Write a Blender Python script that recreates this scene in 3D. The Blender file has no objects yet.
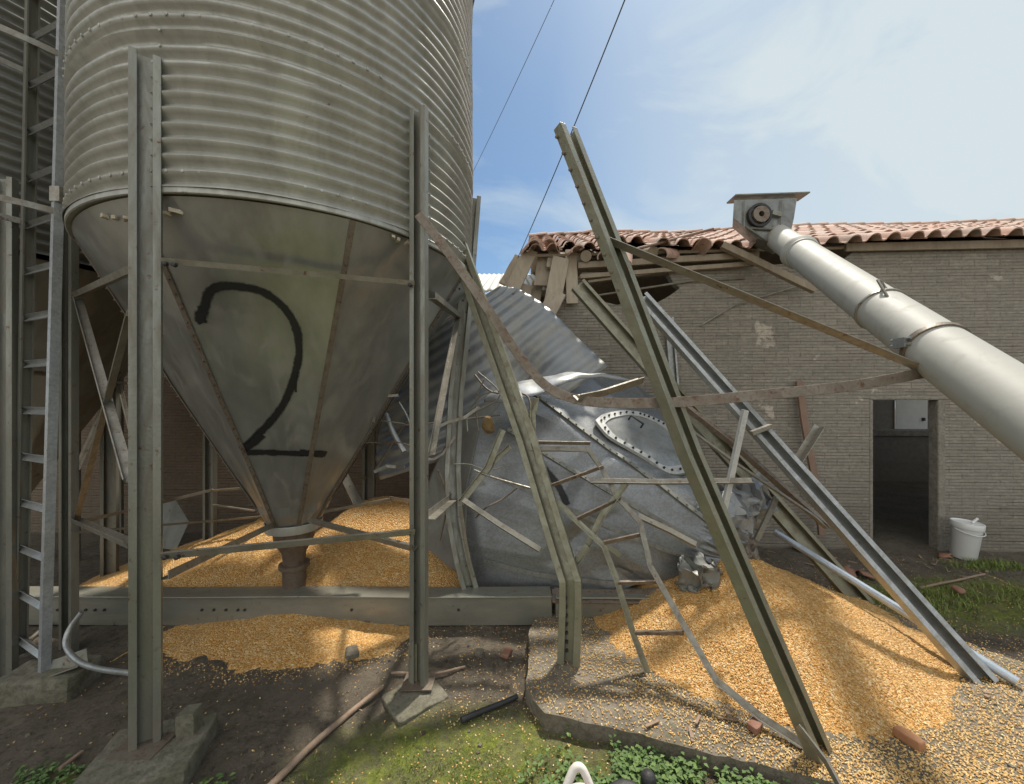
import bpy, bmesh, math, random
from mathutils import Vector, Matrix, noise
from mathutils.bvhtree import BVHTree
from mathutils.geometry import tessellate_polygon
random.seed(7)
R = math.radians
scene = bpy.context.scene
col = scene.collection

# ------------------------------------------------------------------ camera
F = 386.0; HOR = 400.0; EYE = 1.7
cam_d = bpy.data.cameras.new("Camera"); cam = bpy.data.objects.new("Camera", cam_d); col.objects.link(cam)
cam.location = (0, 0, EYE); cam.rotation_euler = (R(90), 0, 0)
cam_d.sensor_width = 36; cam_d.lens = 36 * F / 1024; cam_d.shift_y = (HOR - 392) / 1024
cam_d.clip_start = 0.05; cam_d.clip_end = 2000
scene.camera = cam

# ------------------------------------------------------------------ light
SUN_AZ, SUN_EL = 31.0, 62.0        # azimuth to the right of the view axis (+Y)
sd = Vector((math.sin(R(SUN_AZ)) * math.cos(R(SUN_EL)), math.cos(R(SUN_AZ)) * math.cos(R(SUN_EL)), math.sin(R(SUN_EL))))
sl = bpy.data.lights.new("Sun", 'SUN'); sl.energy = 4.2; sl.angle = R(3.2); sl.color = (1, .94, .84)
so = bpy.data.objects.new("Sun", sl); col.objects.link(so)
so.rotation_euler = (-sd).to_track_quat('-Z', 'Y').to_euler()
w = bpy.data.worlds.new("World"); scene.world = w; w.use_nodes = True
nt = w.node_tree; nt.nodes.clear()
def N(t, **k):
    n = nt.nodes.new(t)
    for a, b in k.items(): setattr(n, a, b)
    return n
wo = N('ShaderNodeOutputWorld'); bg = N('ShaderNodeBackground'); bg.inputs[1].default_value = 0.096
sky = N('ShaderNodeTexSky', sky_type='NISHITA'); sky.sun_disc = False
sky.sun_elevation = R(SUN_EL); sky.sun_rotation = R(SUN_AZ); sky.air_density = 1.0; sky.dust_density = 1.0; sky.ozone_density = 1.0; sky.altitude = 300
tc = N('ShaderNodeTexCoord'); mp = N('ShaderNodeMapping'); mp.inputs['Scale'].default_value = (1.0, 2.2, 3.0); mp.inputs['Rotation'].default_value = (0.3, 0.2, 0.5)
ns = N('ShaderNodeTexNoise'); ns.inputs['Scale'].default_value = 1.9; ns.inputs['Detail'].default_value = 9; ns.inputs['Roughness'].default_value = .58; ns.inputs['Distortion'].default_value = .5
rp = N('ShaderNodeMapRange'); rp.inputs['From Min'].default_value = .44; rp.inputs['From Max'].default_value = .68
# more veil towards the sun's side of the sky, as the real cloud sheet lies there
vd = N('ShaderNodeVectorMath', operation='DOT_PRODUCT'); vd.inputs[1].default_value = Vector((.80, .50, .33)).normalized()
vr = N('ShaderNodeMapRange'); vr.inputs['From Min'].default_value = .66; vr.inputs['From Max'].default_value = 1.0; vr.inputs['To Max'].default_value = .95
ad = N('ShaderNodeMath', operation='MULTIPLY_ADD'); ad.inputs[1].default_value = .6; ad.use_clamp = True
mx = N('ShaderNodeMix', data_type='RGBA'); mx.inputs['B'].default_value = (5.6, 6.35, 6.7, 1)
L = nt.links.new
L(tc.outputs['Generated'], mp.inputs[0]); L(mp.outputs[0], ns.inputs[0]); L(ns.outputs[0], rp.inputs[0])
L(tc.outputs['Generated'], vd.inputs[0]); L(vd.outputs['Value'], vr.inputs[0])
L(rp.outputs[0], ad.inputs[0]); L(vr.outputs[0], ad.inputs[2]); L(ad.outputs[0], mx.inputs['Factor'])
tn = N('ShaderNodeMix', data_type='RGBA', blend_type='MULTIPLY'); tn.inputs['Factor'].default_value = 1; tn.inputs['B'].default_value = (.84, 1.0, 1.03, 1)
L(sky.outputs[0], tn.inputs['A']); L(tn.outputs['Result'], mx.inputs['A'])
# added unseen bright patch of sky behind the viewer, fills shade facing the camera
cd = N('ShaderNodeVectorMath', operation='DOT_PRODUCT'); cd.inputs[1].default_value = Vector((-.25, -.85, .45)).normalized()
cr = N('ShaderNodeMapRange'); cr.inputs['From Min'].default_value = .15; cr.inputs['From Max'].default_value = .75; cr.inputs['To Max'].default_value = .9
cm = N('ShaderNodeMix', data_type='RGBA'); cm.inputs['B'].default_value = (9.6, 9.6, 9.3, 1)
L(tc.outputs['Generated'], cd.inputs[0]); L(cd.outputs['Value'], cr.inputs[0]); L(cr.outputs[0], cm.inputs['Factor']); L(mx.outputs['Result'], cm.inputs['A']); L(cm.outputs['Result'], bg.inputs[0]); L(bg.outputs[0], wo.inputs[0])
vs = scene.view_settings; vs.view_transform = 'Standard'; vs.look = 'None'; vs.exposure = 0.32; vs.gamma = 1
scene.render.film_transparent = False
scene.cycles.max_bounces = 8; scene.cycles.diffuse_bounces = 4

# ------------------------------------------------------------------ helpers
def W(px, py, Y):
    return Vector(((px - 512) / F * Y, Y, EYE + (HOR - py) / F * Y))
def ray(px, py):
    return Vector(((px - 512) / F, 1.0, (HOR - py) / F))
def fb(x, y, z=0.0, o=4):
    return noise.fractal(Vector((x, y, z)), 1.0, 2.0, o)

class MB:
    def __init__(s): s.v = []; s.f = []; s.uv = None
    def add(s, vs, fs):
        b = len(s.v); s.v += [Vector(p) for p in vs]; s.f += [tuple(i + b for i in f) for f in fs]; return b
    def box(s, c, size, rot=None):
        c = Vector(c); M = rot or Matrix.Identity(3); hx, hy, hz = [a / 2 for a in size]
        P = [c + M @ Vector((x * hx, y * hy, z * hz)) for z in (-1, 1) for y in (-1, 1) for x in (-1, 1)]
        s.add(P, [(0, 2, 3, 1), (4, 5, 7, 6), (0, 1, 5, 4), (2, 6, 7, 3), (0, 4, 6, 2), (1, 3, 7, 5)])
    def sweep(s, prof, pts, hint, scales=None):
        pts = [Vector(p) for p in pts]; n = len(prof); b = len(s.v)
        for i, p in enumerate(pts):
            if i == 0: t = pts[1] - p
            elif i == len(pts) - 1: t = p - pts[i - 1]
            else: t = (pts[i + 1] - p).normalized() + (p - pts[i - 1]).normalized()
            t.normalize(); h = Vector(hint[i] if isinstance(hint, list) else hint)
            sd_ = h.cross(t)
            if sd_.length < 1e-4: sd_ = Vector((1, .3, 0)).cross(t)
            sd_.normalize(); nn = t.cross(sd_); k = scales[i] if scales else 1
            s.v += [p + sd_ * u * k + nn * v * k for u, v in prof]
        for i in range(len(pts) - 1):
            for j in range(n):
                a = b + i * n + j; c = b + i * n + (j + 1) % n
                s.f.append((a, c, c + n, a + n))
        s.f.append(tuple(b + j for j in reversed(range(n))))
        e = b + (len(pts) - 1) * n
        s.f.append(tuple(e + j for j in range(n)))
    def tube(s, pts, r, n=8, scales=None):
        pts = [Vector(p) for p in pts]; d = pts[-1] - pts[0]
        h = Vector((0, 0, 1)) if abs(d.normalized().z) < .9 else Vector((0, 1, 0))
        s.sweep([(math.cos(2 * math.pi * k / n) * r, math.sin(2 * math.pi * k / n) * r) for k in range(n)], pts, h, scales)
    def lathe(s, prof, c, n=48, axis=None, cap=False):
        c = Vector(c); b = len(s.v); M = Matrix.Identity(3)
        if axis is not None: M = Vector((0, 0, 1)).rotation_difference(Vector(axis)).to_matrix()
        for r, z in prof:
            for k in range(n):
                a = 2 * math.pi * k / n; s.v.append(c + M @ Vector((r * math.cos(a), r * math.sin(a), z)))
        for i in range(len(prof) - 1):
            for k in range(n):
                p, q = b + i * n + k, b + i * n + (k + 1) % n
                s.f.append((p, q, q + n, p + n))
        if cap:
            s.f.append(tuple(b + k for k in reversed(range(n)))); e = b + (len(prof) - 1) * n
            s.f.append(tuple(e + k for k in range(n)))
    def grid(s, fn, nu, nv):
        b = len(s.v)
        for j in range(nv + 1):
            for i in range(nu + 1): s.v.append(Vector(fn(i / nu, j / nv)))
        for j in range(nv):
            for i in range(nu):
                p = b + j * (nu + 1) + i; s.f.append((p, p + 1, p + nu + 2, p + nu + 1))
    def plate(s, loops, fn, d):          # polygon with holes in (s,z), fn(s,z,depth)->world
        flat = [p for lp in loops for p in lp]
        tris = tessellate_polygon([[Vector((p[0], p[1], 0)) for p in lp] for lp in loops])
        n = len(flat); b = s.add([fn(p[0], p[1], 0) for p in flat] + [fn(p[0], p[1], d) for p in flat], [])
        for t in tris:
            s.f.append(tuple(b + i for i in t)); s.f.append(tuple(b + n + i for i in reversed(t)))
        o = 0
        for lp in loops:
            m = len(lp)
            for i in range(m):
                j = (i + 1) % m; s.f.append((b + o + i, b + o + j, b + n + o + j, b + n + o + i))
            o += m

base_of = {}
_bolt = {}
def bolts(name, spots, r_, h_, mat, parent):
    key = (r_, h_, mat.name)
    if key not in _bolt:
        mb = MB(); mb.lathe([(r_, -h_ * .3), (r_, h_), (r_ * .5, h_ * 1.2)], (0, 0, 0), 8, None, True)
        me = bpy.data.meshes.new(name); me.from_pydata([tuple(v) for v in mb.v], [], mb.f); me.materials.append(mat); _bolt[key] = me
    for p, ax in spots:
        o = bpy.data.objects.new(name, _bolt[key]); col.objects.link(o); o.parent = parent; o.location = Vector(p) - base_of[parent.name]
        o.rotation_mode = 'QUATERNION'; o.rotation_quaternion = Vector((0, 0, 1)).rotation_difference(Vector(ax))
def finish(name, mb, mat, base, smooth=None, bevel=None, fixn=True):
    me = bpy.data.meshes.new(name)
    me.from_pydata([tuple(p - base) for p in mb.v], [], mb.f)
    if fixn:
        bm = bmesh.new(); bm.from_mesh(me); bmesh.ops.recalc_face_normals(bm, faces=bm.faces); bm.to_mesh(me); bm.free()
    if mb.uv:
        ul = me.uv_layers.new(name="UVMap")
        for lp in me.loops: ul.data[lp.index].uv = mb.uv[lp.vertex_index]
    if smooth is not None:
        me.shade_smooth(); me.set_sharp_from_angle(angle=R(smooth))
    me.materials.append(mat)
    o = bpy.data.objects.new(name, me); col.objects.link(o)
    if bevel:
        m = o.modifiers.new("bevel", 'BEVEL'); m.width = bevel; m.segments = 2; m.limit_method = 'ANGLE'; m.angle_limit = R(40)
    return o
def tag(o, label, cat, group=None, kind=None):
    o['label'] = label; o['category'] = cat
    if group: o['group'] = group
    if kind: o['kind'] = kind
    return o
def thing(name, label, cat, base, group=None):
    o = bpy.data.objects.new(name, None); o.empty_display_size = .1; col.objects.link(o)
    o.location = base; base_of[o.name] = Vector(base); return tag(o, label, cat, group)
def part(name, mb, mat, parent, smooth=None, bevel=None, label=None, fixn=True):
    b = base_of[parent.name]; o = finish(name, mb, mat, b, smooth, bevel, fixn)
    o.parent = parent; base_of[o.name] = b
    if label: o['label'] = label
    return o
def solo(name, mb, mat, label, cat, base, group=None, smooth=None, bevel=None, kind=None, fixn=True):
    base = Vector(base); o = finish(name, mb, mat, base, smooth, bevel, fixn); o.location = base; base_of[o.name] = base
    return tag(o, label, cat, group, kind)
def structure(name, mb, mat, smooth=None):
    o = finish(name, mb, mat, Vector((0, 0, 0)), smooth); o['kind'] = 'structure'; return o
def copy_thing(o, loc, label):
    c = o.copy(); col.objects.link(c); c.location = loc; c['label'] = label; base_of[c.name] = Vector(loc)
    for ch in list(o.children):
        d = ch.copy(); col.objects.link(d); d.parent = c
        for g in list(ch.children):
            e = g.copy(); col.objects.link(e); e.parent = d
    return c
def cast(bvh, px, py):
    d = ray(px, py).normalized(); h = bvh.ray_cast(Vector((0, 0, EYE)), d)
    return (h[0], h[1] if h[1].dot(d) < 0 else -h[1]) if h[0] is not None else (None, None)
def bvh_of(mb): return BVHTree.FromPolygons(mb.v, mb.f)
def spline(pts, k=8):
    pts = [Vector(p) for p in pts]; out = []
    for i in range(len(pts) - 1):
        p0 = pts[max(i - 1, 0)]; p1 = pts[i]; p2 = pts[i + 1]; p3 = pts[min(i + 2, len(pts) - 1)]
        for j in range(k):
            t = j / k
            out.append(.5 * ((2 * p1) + (p2 - p0) * t + (2 * p0 - 5 * p1 + 4 * p2 - p3) * t * t + (3 * p1 - p0 - 3 * p2 + p3) * t ** 3))
    out.append(pts[-1]); return out
def channel_prof(w=.14, d=.06, lip=.022, t=.005):
    return [(-w/2, d), (-w/2, 0), (w/2, 0), (w/2, d), (w/2-lip, d), (w/2-lip, d-t), (w/2-t, d-t), (w/2-t, t), (-w/2+t, t), (-w/2+t, d-t), (-w/2+lip, d-t), (-w/2+lip, d)]
def angle_prof(w=.05, d=.05, t=.005):
    return [(-w/2, 0), (w/2, 0), (w/2, t), (-w/2+t, t), (-w/2+t, d), (-w/2, d)]
def flat_prof(w=.05, t=.006): return [(-w/2, -t/2), (w/2, -t/2), (w/2, t/2), (-w/2, t/2)]
def rough_block(mb, c, size, rotz=0, amp=.012, n=7, seed=0, ex=22):
    c = Vector(c); M = Matrix.Rotation(rotz, 3, 'Z'); sx, sy, sz = size
    faces = []
    for ax in range(3):
        for sg in (-1, 1):
            def fn(u, v, ax=ax, sg=sg):
                q = [0, 0, 0]; q[ax] = sg; q[(ax + 1) % 3] = (2 * u - 1) * sg; q[(ax + 2) % 3] = 2 * v - 1
                q = Vector(q); rr = max(1, (abs(q.x)**ex + abs(q.y)**ex + abs(q.z)**ex) ** (1/ex)); q = q / rr
                p = Vector((q.x * sx / 2, q.y * sy / 2, q.z * sz / 2))
                k = noise.noise_vector(p * 9 + Vector((seed, 0, 0))) * amp + noise.noise_vector(p * 28 + Vector((seed, 3, 0))) * amp * .4
                return c + M @ (p + k)
            mb.grid(fn, n, n)

# ------------------------------------------------------------------ materials
class NT:
    def __init__(s, name):
        s.m = bpy.data.materials.new(name); s.m.use_nodes = True; s.t = s.m.node_tree; s.b = s.t.nodes['Principled BSDF']
        s.tc = s.t.nodes.new('ShaderNodeTexCoord')
    def n(s, t, **k):
        x = s.t.nodes.new(t)
        for a, b in k.items(): setattr(x, a, b)
        return x
    def l(s, a, b): s.t.links.new(a, b)
    def noise(s, scale, detail=4, rough=.55, stretch=None, dist=0, coord='Object'):
        x = s.n('ShaderNodeTexNoise'); x.inputs['Scale'].default_value = scale; x.inputs['Detail'].default_value = detail
        x.inputs['Roughness'].default_value = rough; x.inputs['Distortion'].default_value = dist
        if stretch:
            m = s.n('ShaderNodeMapping'); m.inputs['Scale'].default_value = stretch; s.l(s.tc.outputs[coord], m.inputs[0]); s.l(m.outputs[0], x.inputs[0])
        else: s.l(s.tc.outputs[coord], x.inputs[0])
        return x.outputs[0]
    def rng(s, sock, a, b, c=0, d=1):
        x = s.n('ShaderNodeMapRange'); s.l(sock, x.inputs[0])
        for i, v in zip((1, 2, 3, 4), (a, b, c, d)): x.inputs[i].default_value = v
        return x.outputs[0]
    def mix(s, f, a, b):
        x = s.n('ShaderNodeMix', data_type='RGBA')
        for nm, v in (('Factor', f), ('A', a), ('B', b)):
            if isinstance(v, bpy.types.NodeSocket): s.l(v, x.inputs[nm])
            elif nm == 'Factor': x.inputs[nm].default_value = v
            else: x.inputs[nm].default_value = (*v, 1)
        return x.outputs['Result']
    def math(s, op, a, b=0.0, clamp=False):
        x = s.n('ShaderNodeMath', operation=op); x.use_clamp = clamp
        for i, v in enumerate((a, b)):
            if isinstance(v, bpy.types.NodeSocket): s.l(v, x.inputs[i])
            else: x.inputs[i].default_value = v
        return x.outputs[0]
    def bump(s, h, dist=.01, strength=1.0, prev=None):
        x = s.n('ShaderNodeBump'); x.inputs['Distance'].default_value = dist; x.inputs['Strength'].default_value = strength
        s.l(h, x.inputs['Height'])
        if prev: s.l(prev, x.inputs['Normal'])
        s.l(x.outputs[0], s.b.inputs['Normal']); return x.outputs[0]
    def set(s, **k):
        for a, v in k.items():
            i = s.b.inputs[{'col': 'Base Color', 'rough': 'Roughness', 'metal': 'Metallic', 'alpha': 'Alpha', 'spec': 'Specular IOR Level', 'trans': 'Transmission Weight'}[a]]
            if isinstance(v, bpy.types.NodeSocket): s.l(v, i)
            elif a == 'col': i.default_value = (*v, 1)
            else: i.default_value = v
        return s.m

def metal(name, c1, c2, dirt, dirt_amt=.5, metallic=.5, rough=(.35, .6), scale=6, stretch=None, rust=0.0, bump=.0015, spangle=0.0):
    t = NT(name)
    a = t.rng(t.noise(scale, 6, .6, stretch), .3, .7)
    c = t.mix(a, c1, c2)
    d = t.rng(t.noise(scale * 1.7, 8, .7, stretch, .6), .62 - .3 * dirt_amt, .75)
    c = t.mix(t.math('MULTIPLY', d, .85), c, dirt)
    if spangle:
        v = t.n('ShaderNodeTexVoronoi'); v.inputs['Scale'].default_value = 90; t.l(t.tc.outputs['Object'], v.inputs[0])
        hs = t.n('ShaderNodeSeparateColor'); t.l(v.outputs['Color'], hs.inputs[0])
        k = t.rng(hs.outputs[0], 0, 1, 1 - spangle, 1 + spangle)
        mm = t.n('ShaderNodeVectorMath', operation='SCALE'); t.l(c, mm.inputs[0]); t.l(k, mm.inputs['Scale']); c = mm.outputs[0]
    if rust:
        r = t.rng(t.noise(scale * 2.3, 7, .7, None, .3), .68 - .25 * rust, .72 - .1 * rust)
        c = t.mix(r, c, (.12, .055, .03))
    rr = t.rng(d, 0, 1, rough[0], rough[1])
    t.bump(t.noise(scale * 6, 5, .6), bump)
    return t.set(col=c, metal=t.rng(d, 0, 1, metallic, metallic * .35), rough=rr)

M_post = metal("post_galvanised", (.28, .28, .24), (.18, .185, .16), (.18, .145, .10), .65, .5, (.32, .6), 9, (1, 1, .22), .3)
M_postB = metal("fallen_post_galvanised", (.29, .285, .21), (.20, .195, .14), (.20, .16, .10), .6, .5, (.32, .6), 9, None, .2)
M_bright = metal("bright_galvanised", (.42, .43, .42), (.29, .30, .29), (.22, .20, .17), .4, .6, (.3, .5), 10, None, .1, .001, .07)
M_brace = metal("brace_angle", (.33, .315, .27), (.22, .205, .165), (.19, .14, .10), .55, .5, (.34, .6), 10, None, .35)
M_rustbar = metal("rusty_bar", (.25, .215, .17), (.18, .145, .11), (.14, .095, .065), .65, .3, (.5, .75), 12, None, .6)
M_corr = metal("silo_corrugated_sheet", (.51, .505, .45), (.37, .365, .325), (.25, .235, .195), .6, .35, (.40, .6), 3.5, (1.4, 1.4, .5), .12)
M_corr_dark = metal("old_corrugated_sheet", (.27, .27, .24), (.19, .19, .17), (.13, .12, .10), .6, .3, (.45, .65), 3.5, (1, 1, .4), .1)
M_hop = metal("hopper_sheet", (.36, .36, .335), (.235, .235, .215), (.31, .295, .255), .4, .6, (.30, .46), 2.6, (1.8, 1.8, .30), .0, .0005)
M_hop_fall = metal("fallen_hopper_sheet", (.25, .262, .27), (.19, .198, .20), (.165, .155, .13), .4, .55, (.34, .5), 5, (.5, 1, 1.6), .05, .0004, .14)
M_sheet_fall = metal("fallen_corrugated_sheet", (.30, .315, .33), (.22, .235, .25), (.44, .41, .33), .55, .45, (.42, .6), 1.8, None, .1)
M_trough = metal("trough_steel", (.34, .34, .29), (.23, .23, .19), (.20, .165, .11), .6, .5, (.35, .6), 5, (.35, 1, 1), .3)
M_auger = metal("auger_tube_paint", (.42, .41, .36), (.39, .38, .335), (.31, .29, .24), .3, .0, (.62, .75), 4, None, .05, .0006)
M_rail = metal("ladder_galvanised", (.46, .48, .49), (.34, .36, .37), (.26, .25, .22), .35, .5, (.35, .5), 16, None, .1, .001, .1)
M_seam = metal("rust_seam", (.22, .19, .15), (.16, .13, .10), (.12, .08, .05), .7, .4, (.5, .7), 15, None, .5)
M_hatch = metal("pale_hatch_ring", (.66, .66, .63), (.52, .52, .50), (.3, .29, .26), .3, .2, (.4, .6), 20)
M_dark = metal("dark_bolt", (.05, .05, .05), (.03, .03, .03), (.06, .04, .03), .5, .4, (.5, .7), 20)
M_blue = metal("bluish_pipe", (.50, .56, .62), (.40, .46, .52), (.34, .34, .33), .3, .5, (.3, .5), 10)
M_spout = metal("spout_rusty", (.20, .16, .12), (.13, .10, .075), (.10, .06, .04), .6, .4, (.45, .7), 12, None, .6)

def wood(name, c1, c2, scale=14):
    t = NT(name); a = t.noise(scale, 7, .65, (1, 1, .25), .4); b = t.noise(scale * 5, 4, .6, (1, 1, .12))
    c = t.mix(t.rng(a, .3, .7), c1, c2); c = t.mix(t.rng(b, .55, .75, 0, .45), c, tuple(x * .5 for x in c1))
    t.bump(b, .004); return t.set(col=c, rough=.8)
M_wood = wood("weathered_timber", (.26, .205, .145), (.36, .30, .22))
M_clayboard = wood("roof_deck_board", (.37, .30, .22), (.50, .43, .335), 9)
M_stick = wood("stick_wood", (.22, .15, .10), (.34, .25, .18), 20)
M_redwood = wood("reddish_plank", (.20, .125, .085), (.27, .18, .13), 14)

def concrete(name, c1, c2, moss=.35):
    t = NT(name); a = t.noise(5, 9, .65); c = t.mix(t.rng(a, .3, .7), c1, c2)
    g = t.rng(t.noise(4.2, 8, .7, None, .4), .62 - .2 * moss, .72); c = t.mix(t.math('MULTIPLY', g, .8), c, (.075, .085, .03))
    k = t.rng(t.noise(34, 8, .75), .46, .62); c = t.mix(t.math('MULTIPLY', k, .6), c, tuple(x * .45 for x in c1)); k2 = t.rng(t.noise(9, 8, .75), .5, .62); c = t.mix(t.math('MULTIPLY', k2, .55), c, tuple(x * .6 for x in c1))
    p = t.bump(t.noise(30, 8, .7), .012); return t.set(col=c, rough=.88)
M_conc = concrete("old_concrete", (.15, .135, .095), (.25, .23, .175), .85)
M_slab = concrete("dirty_slab", (.15, .125, .09), (.27, .235, .18), .35)
M_frame = concrete("door_frame_concrete", (.25, .225, .18), (.33, .30, .25), 0)

def brick(name, c1, c2, mortar, stain):
    t = NT(name); sx = t.n('ShaderNodeSeparateXYZ'); t.l(t.tc.outputs['Object'], sx.inputs[0]); cb = t.n('ShaderNodeCombineXYZ')
    wob = t.noise(2.2, 3, .5); wz = t.math('ADD', sx.outputs[2], t.rng(wob, 0, 1, -.006, .006))
    t.l(sx.outputs[0], cb.inputs[0]); t.l(wz, cb.inputs[1])
    br = t.n('ShaderNodeTexBrick'); br.inputs['Scale'].default_value = 1; br.inputs['Brick Width'].default_value = .27; br.inputs['Row Height'].default_value = .073
    br.inputs['Mortar Size'].default_value = .0075; br.inputs['Mortar Smooth'].default_value = .35; br.inputs['Bias'].default_value = 0
    br.inputs['Color1'].default_value = (*c1, 1); br.inputs['Color2'].default_value = (*c2, 1); br.inputs['Mortar'].default_value = (*mortar, 1)
    t.l(cb.outputs[0], br.inputs[0]); c = t.mix(.85, tuple((p + q) / 2 for p, q in zip(c1, c2)), br.outputs[0])
    fz = t.math('FRACT', t.math('DIVIDE', wz, .073)); ln = t.math('SUBTRACT', 1.0, t.math('MULTIPLY', t.math('ABSOLUTE', t.math('SUBTRACT', fz, .5)), 10.0), True)
    ln = t.math('MULTIPLY', ln, t.rng(t.noise(1.6, 5, .65, (1, 1, 5)), .36, .66, .15, .8)); c = t.mix(ln, c, tuple(x * .45 for x in c1))
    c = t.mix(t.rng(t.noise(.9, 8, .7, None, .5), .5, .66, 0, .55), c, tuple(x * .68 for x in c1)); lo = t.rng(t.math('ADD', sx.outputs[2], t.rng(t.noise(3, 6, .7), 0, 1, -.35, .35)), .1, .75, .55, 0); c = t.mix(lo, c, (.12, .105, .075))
    c = t.mix(t.rng(t.noise(1.3, 8, .65), .42, .7, 0, .6), c, stain)
    c = t.mix(t.rng(t.noise(2.3, 8, .6, None, .3), .66, .69, 0, .75), c, tuple(min(1, x * 1.75) for x in c1))   # mortar smears
    c = t.mix(t.rng(t.noise(26, 6, .7), .46, .7, 0, .65), c, tuple(x * .5 for x in c1)); c = t.mix(t.rng(t.noise(12, 6, .7, (1, 1, 3)), .55, .7, 0, .5), c, tuple(min(1, x * 1.5) for x in c1))
    c = t.mix(t.rng(t.noise(7, 2, .5), .78, .8, 0, .9), c, (.03, .025, .02))
    h = t.math('MULTIPLY', t.math('ADD', ln, t.math('MULTIPLY', br.outputs['Fac'], .25)), -1.0); b1 = t.bump(h, .012, 1)
    t.bump(t.noise(45, 6, .7), .007, 1, b1); return t.set(col=c, rough=.92)
M_brick = brick("rough_brick", (.34, .30, .245), (.245, .22, .18), (.20, .18, .15), (.28, .26, .215))
M_brick_brown = brick("brown_brick", (.25, .185, .13), (.20, .15, .105), (.17, .135, .10), (.20, .16, .115))

def tile_mat():
    t = NT("clay_tile"); g = t.n('ShaderNodeNewGeometry'); rnd = g.outputs['Random Per Island']
    c = t.mix(rnd, (.44, .25, .18), (.56, .42, .345)); c = t.mix(t.rng(t.noise(3, 8, .7), .48, .62, 0, .75), c, (.30, .25, .20))
    c = t.mix(t.rng(t.noise(11, 8, .7), .58, .66, 0, .6), c, (.12, .10, .085)); t.bump(t.noise(50, 5), .004); return t.set(col=c, rough=.85)
M_tile = tile_mat()
def simple(name, c1, c2, rough=.8, scale=10, bump=.003, metal_=0):
    t = NT(name); c = t.mix(t.rng(t.noise(scale, 6, .6), .3, .7), c1, c2); t.bump(t.noise(scale * 4, 5), bump); return t.set(col=c, rough=rough, metal=metal_)
M_shard = simple("broken_clay", (.22, .095, .06), (.29, .16, .11))
M_brickbit = simple("brick_bit", (.36, .16, .075), (.42, .22, .11))
M_bucket = simple("white_plastic", (.78, .78, .76), (.70, .70, .67), .4, 4, .0005)
M_jug = simple("jug_plastic", (.74, .70, .64), (.62, .58, .52), .4, 18, .001)
M_red = simple("red_plastic", (.5, .09, .04), (.4, .07, .03), .45)
M_rubber = simple("black_rubber", (.022, .022, .024), (.035, .035, .035), .6, 20)
M_interior = simple("interior_plaster", (.22, .205, .18), (.16, .15, .13))
M_sack = simple("pale_rubble", (.25, .2, .15), (.18, .145, .11))
M_shutter = simple("pale_shutter", (.8, .8, .76), (.72, .72, .68))
_t = M_shutter.node_tree; _tr = _t.nodes.new('ShaderNodeBsdfTranslucent'); _tr.inputs[0].default_value = (.8, .8, .75, 1); _mx = _t.nodes.new('ShaderNodeMixShader'); _mx.inputs[0].default_value = .12
_t.links.new(_t.nodes['Principled BSDF'].outputs[0], _mx.inputs[1]); _t.links.new(_tr.outputs[0], _mx.inputs[2]); _t.links.new(_mx.outputs[0], _t.nodes['Material Output'].inputs[0])
M_cable = simple("cable_black", (.13, .13, .14), (.10, .10, .11))
M_foam = simple("sealant_foam", (.6, .54, .42), (.42, .36, .27), .8, 18, .008)
M_panel = simple("pale_panel", (.62, .60, .52), (.5, .48, .41), .6, 6)
M_nest = simple("straw_lump", (.40, .27, .12), (.28, .18, .08), .9, 60, .02)

def corn_mat(pile):
    t = NT("corn_pile" if pile else "corn_kernel")
    if pile:
        v = t.n('ShaderNodeTexVoronoi'); v.inputs['Scale'].default_value = 95; t.l(t.tc.outputs['Object'], v.inputs[0])
        hs = t.n('ShaderNodeSeparateColor'); t.l(v.outputs['Color'], hs.inputs[0]); rnd = hs.outputs[0]
        h = t.rng(v.outputs['Distance'], 0, .8, 1, 0); t.bump(h, .009, 1)
    else:
        rnd = t.n('ShaderNodeNewGeometry').outputs['Random Per Island']
    r = t.n('ShaderNodeValToRGB'); e = r.color_ramp.elements
    e[0].position = 0; e[0].color = (.48, .215, .05, 1); e[1].position = 1; e[1].color = (.76, .60, .35, 1)
    m = e.new(.4); m.color = (.61, .315, .08, 1); m = e.new(.8); m.color = (.70, .42, .14, 1)
    if not pile: e[0].color = (.50, .27, .08, 1); e[1].color = (.60, .36, .11, 1); e[2].color = (.70, .48, .19, 1); e[3].color = (.80, .65, .36, 1)
    t.l(rnd, r.inputs[0]); c = r.outputs[0]
    if pile:
        c = t.mix(t.rng(t.noise(2.6, 8, .7, None, .8), .48, .72, 0, .5), c, (.50, .34, .165)); c = t.mix(t.rng(t.noise(46, 4, .7), .66, .70, 0, .8), c, (.20, .10, .05)); c = t.mix(t.rng(t.noise(1.5, 7, .7), .58, .7, 0, .35), c, (.30, .185, .085))
    return t.set(col=c, rough=.5)
M_corn = corn_mat(True); M_kernel = corn_mat(False)

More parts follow.
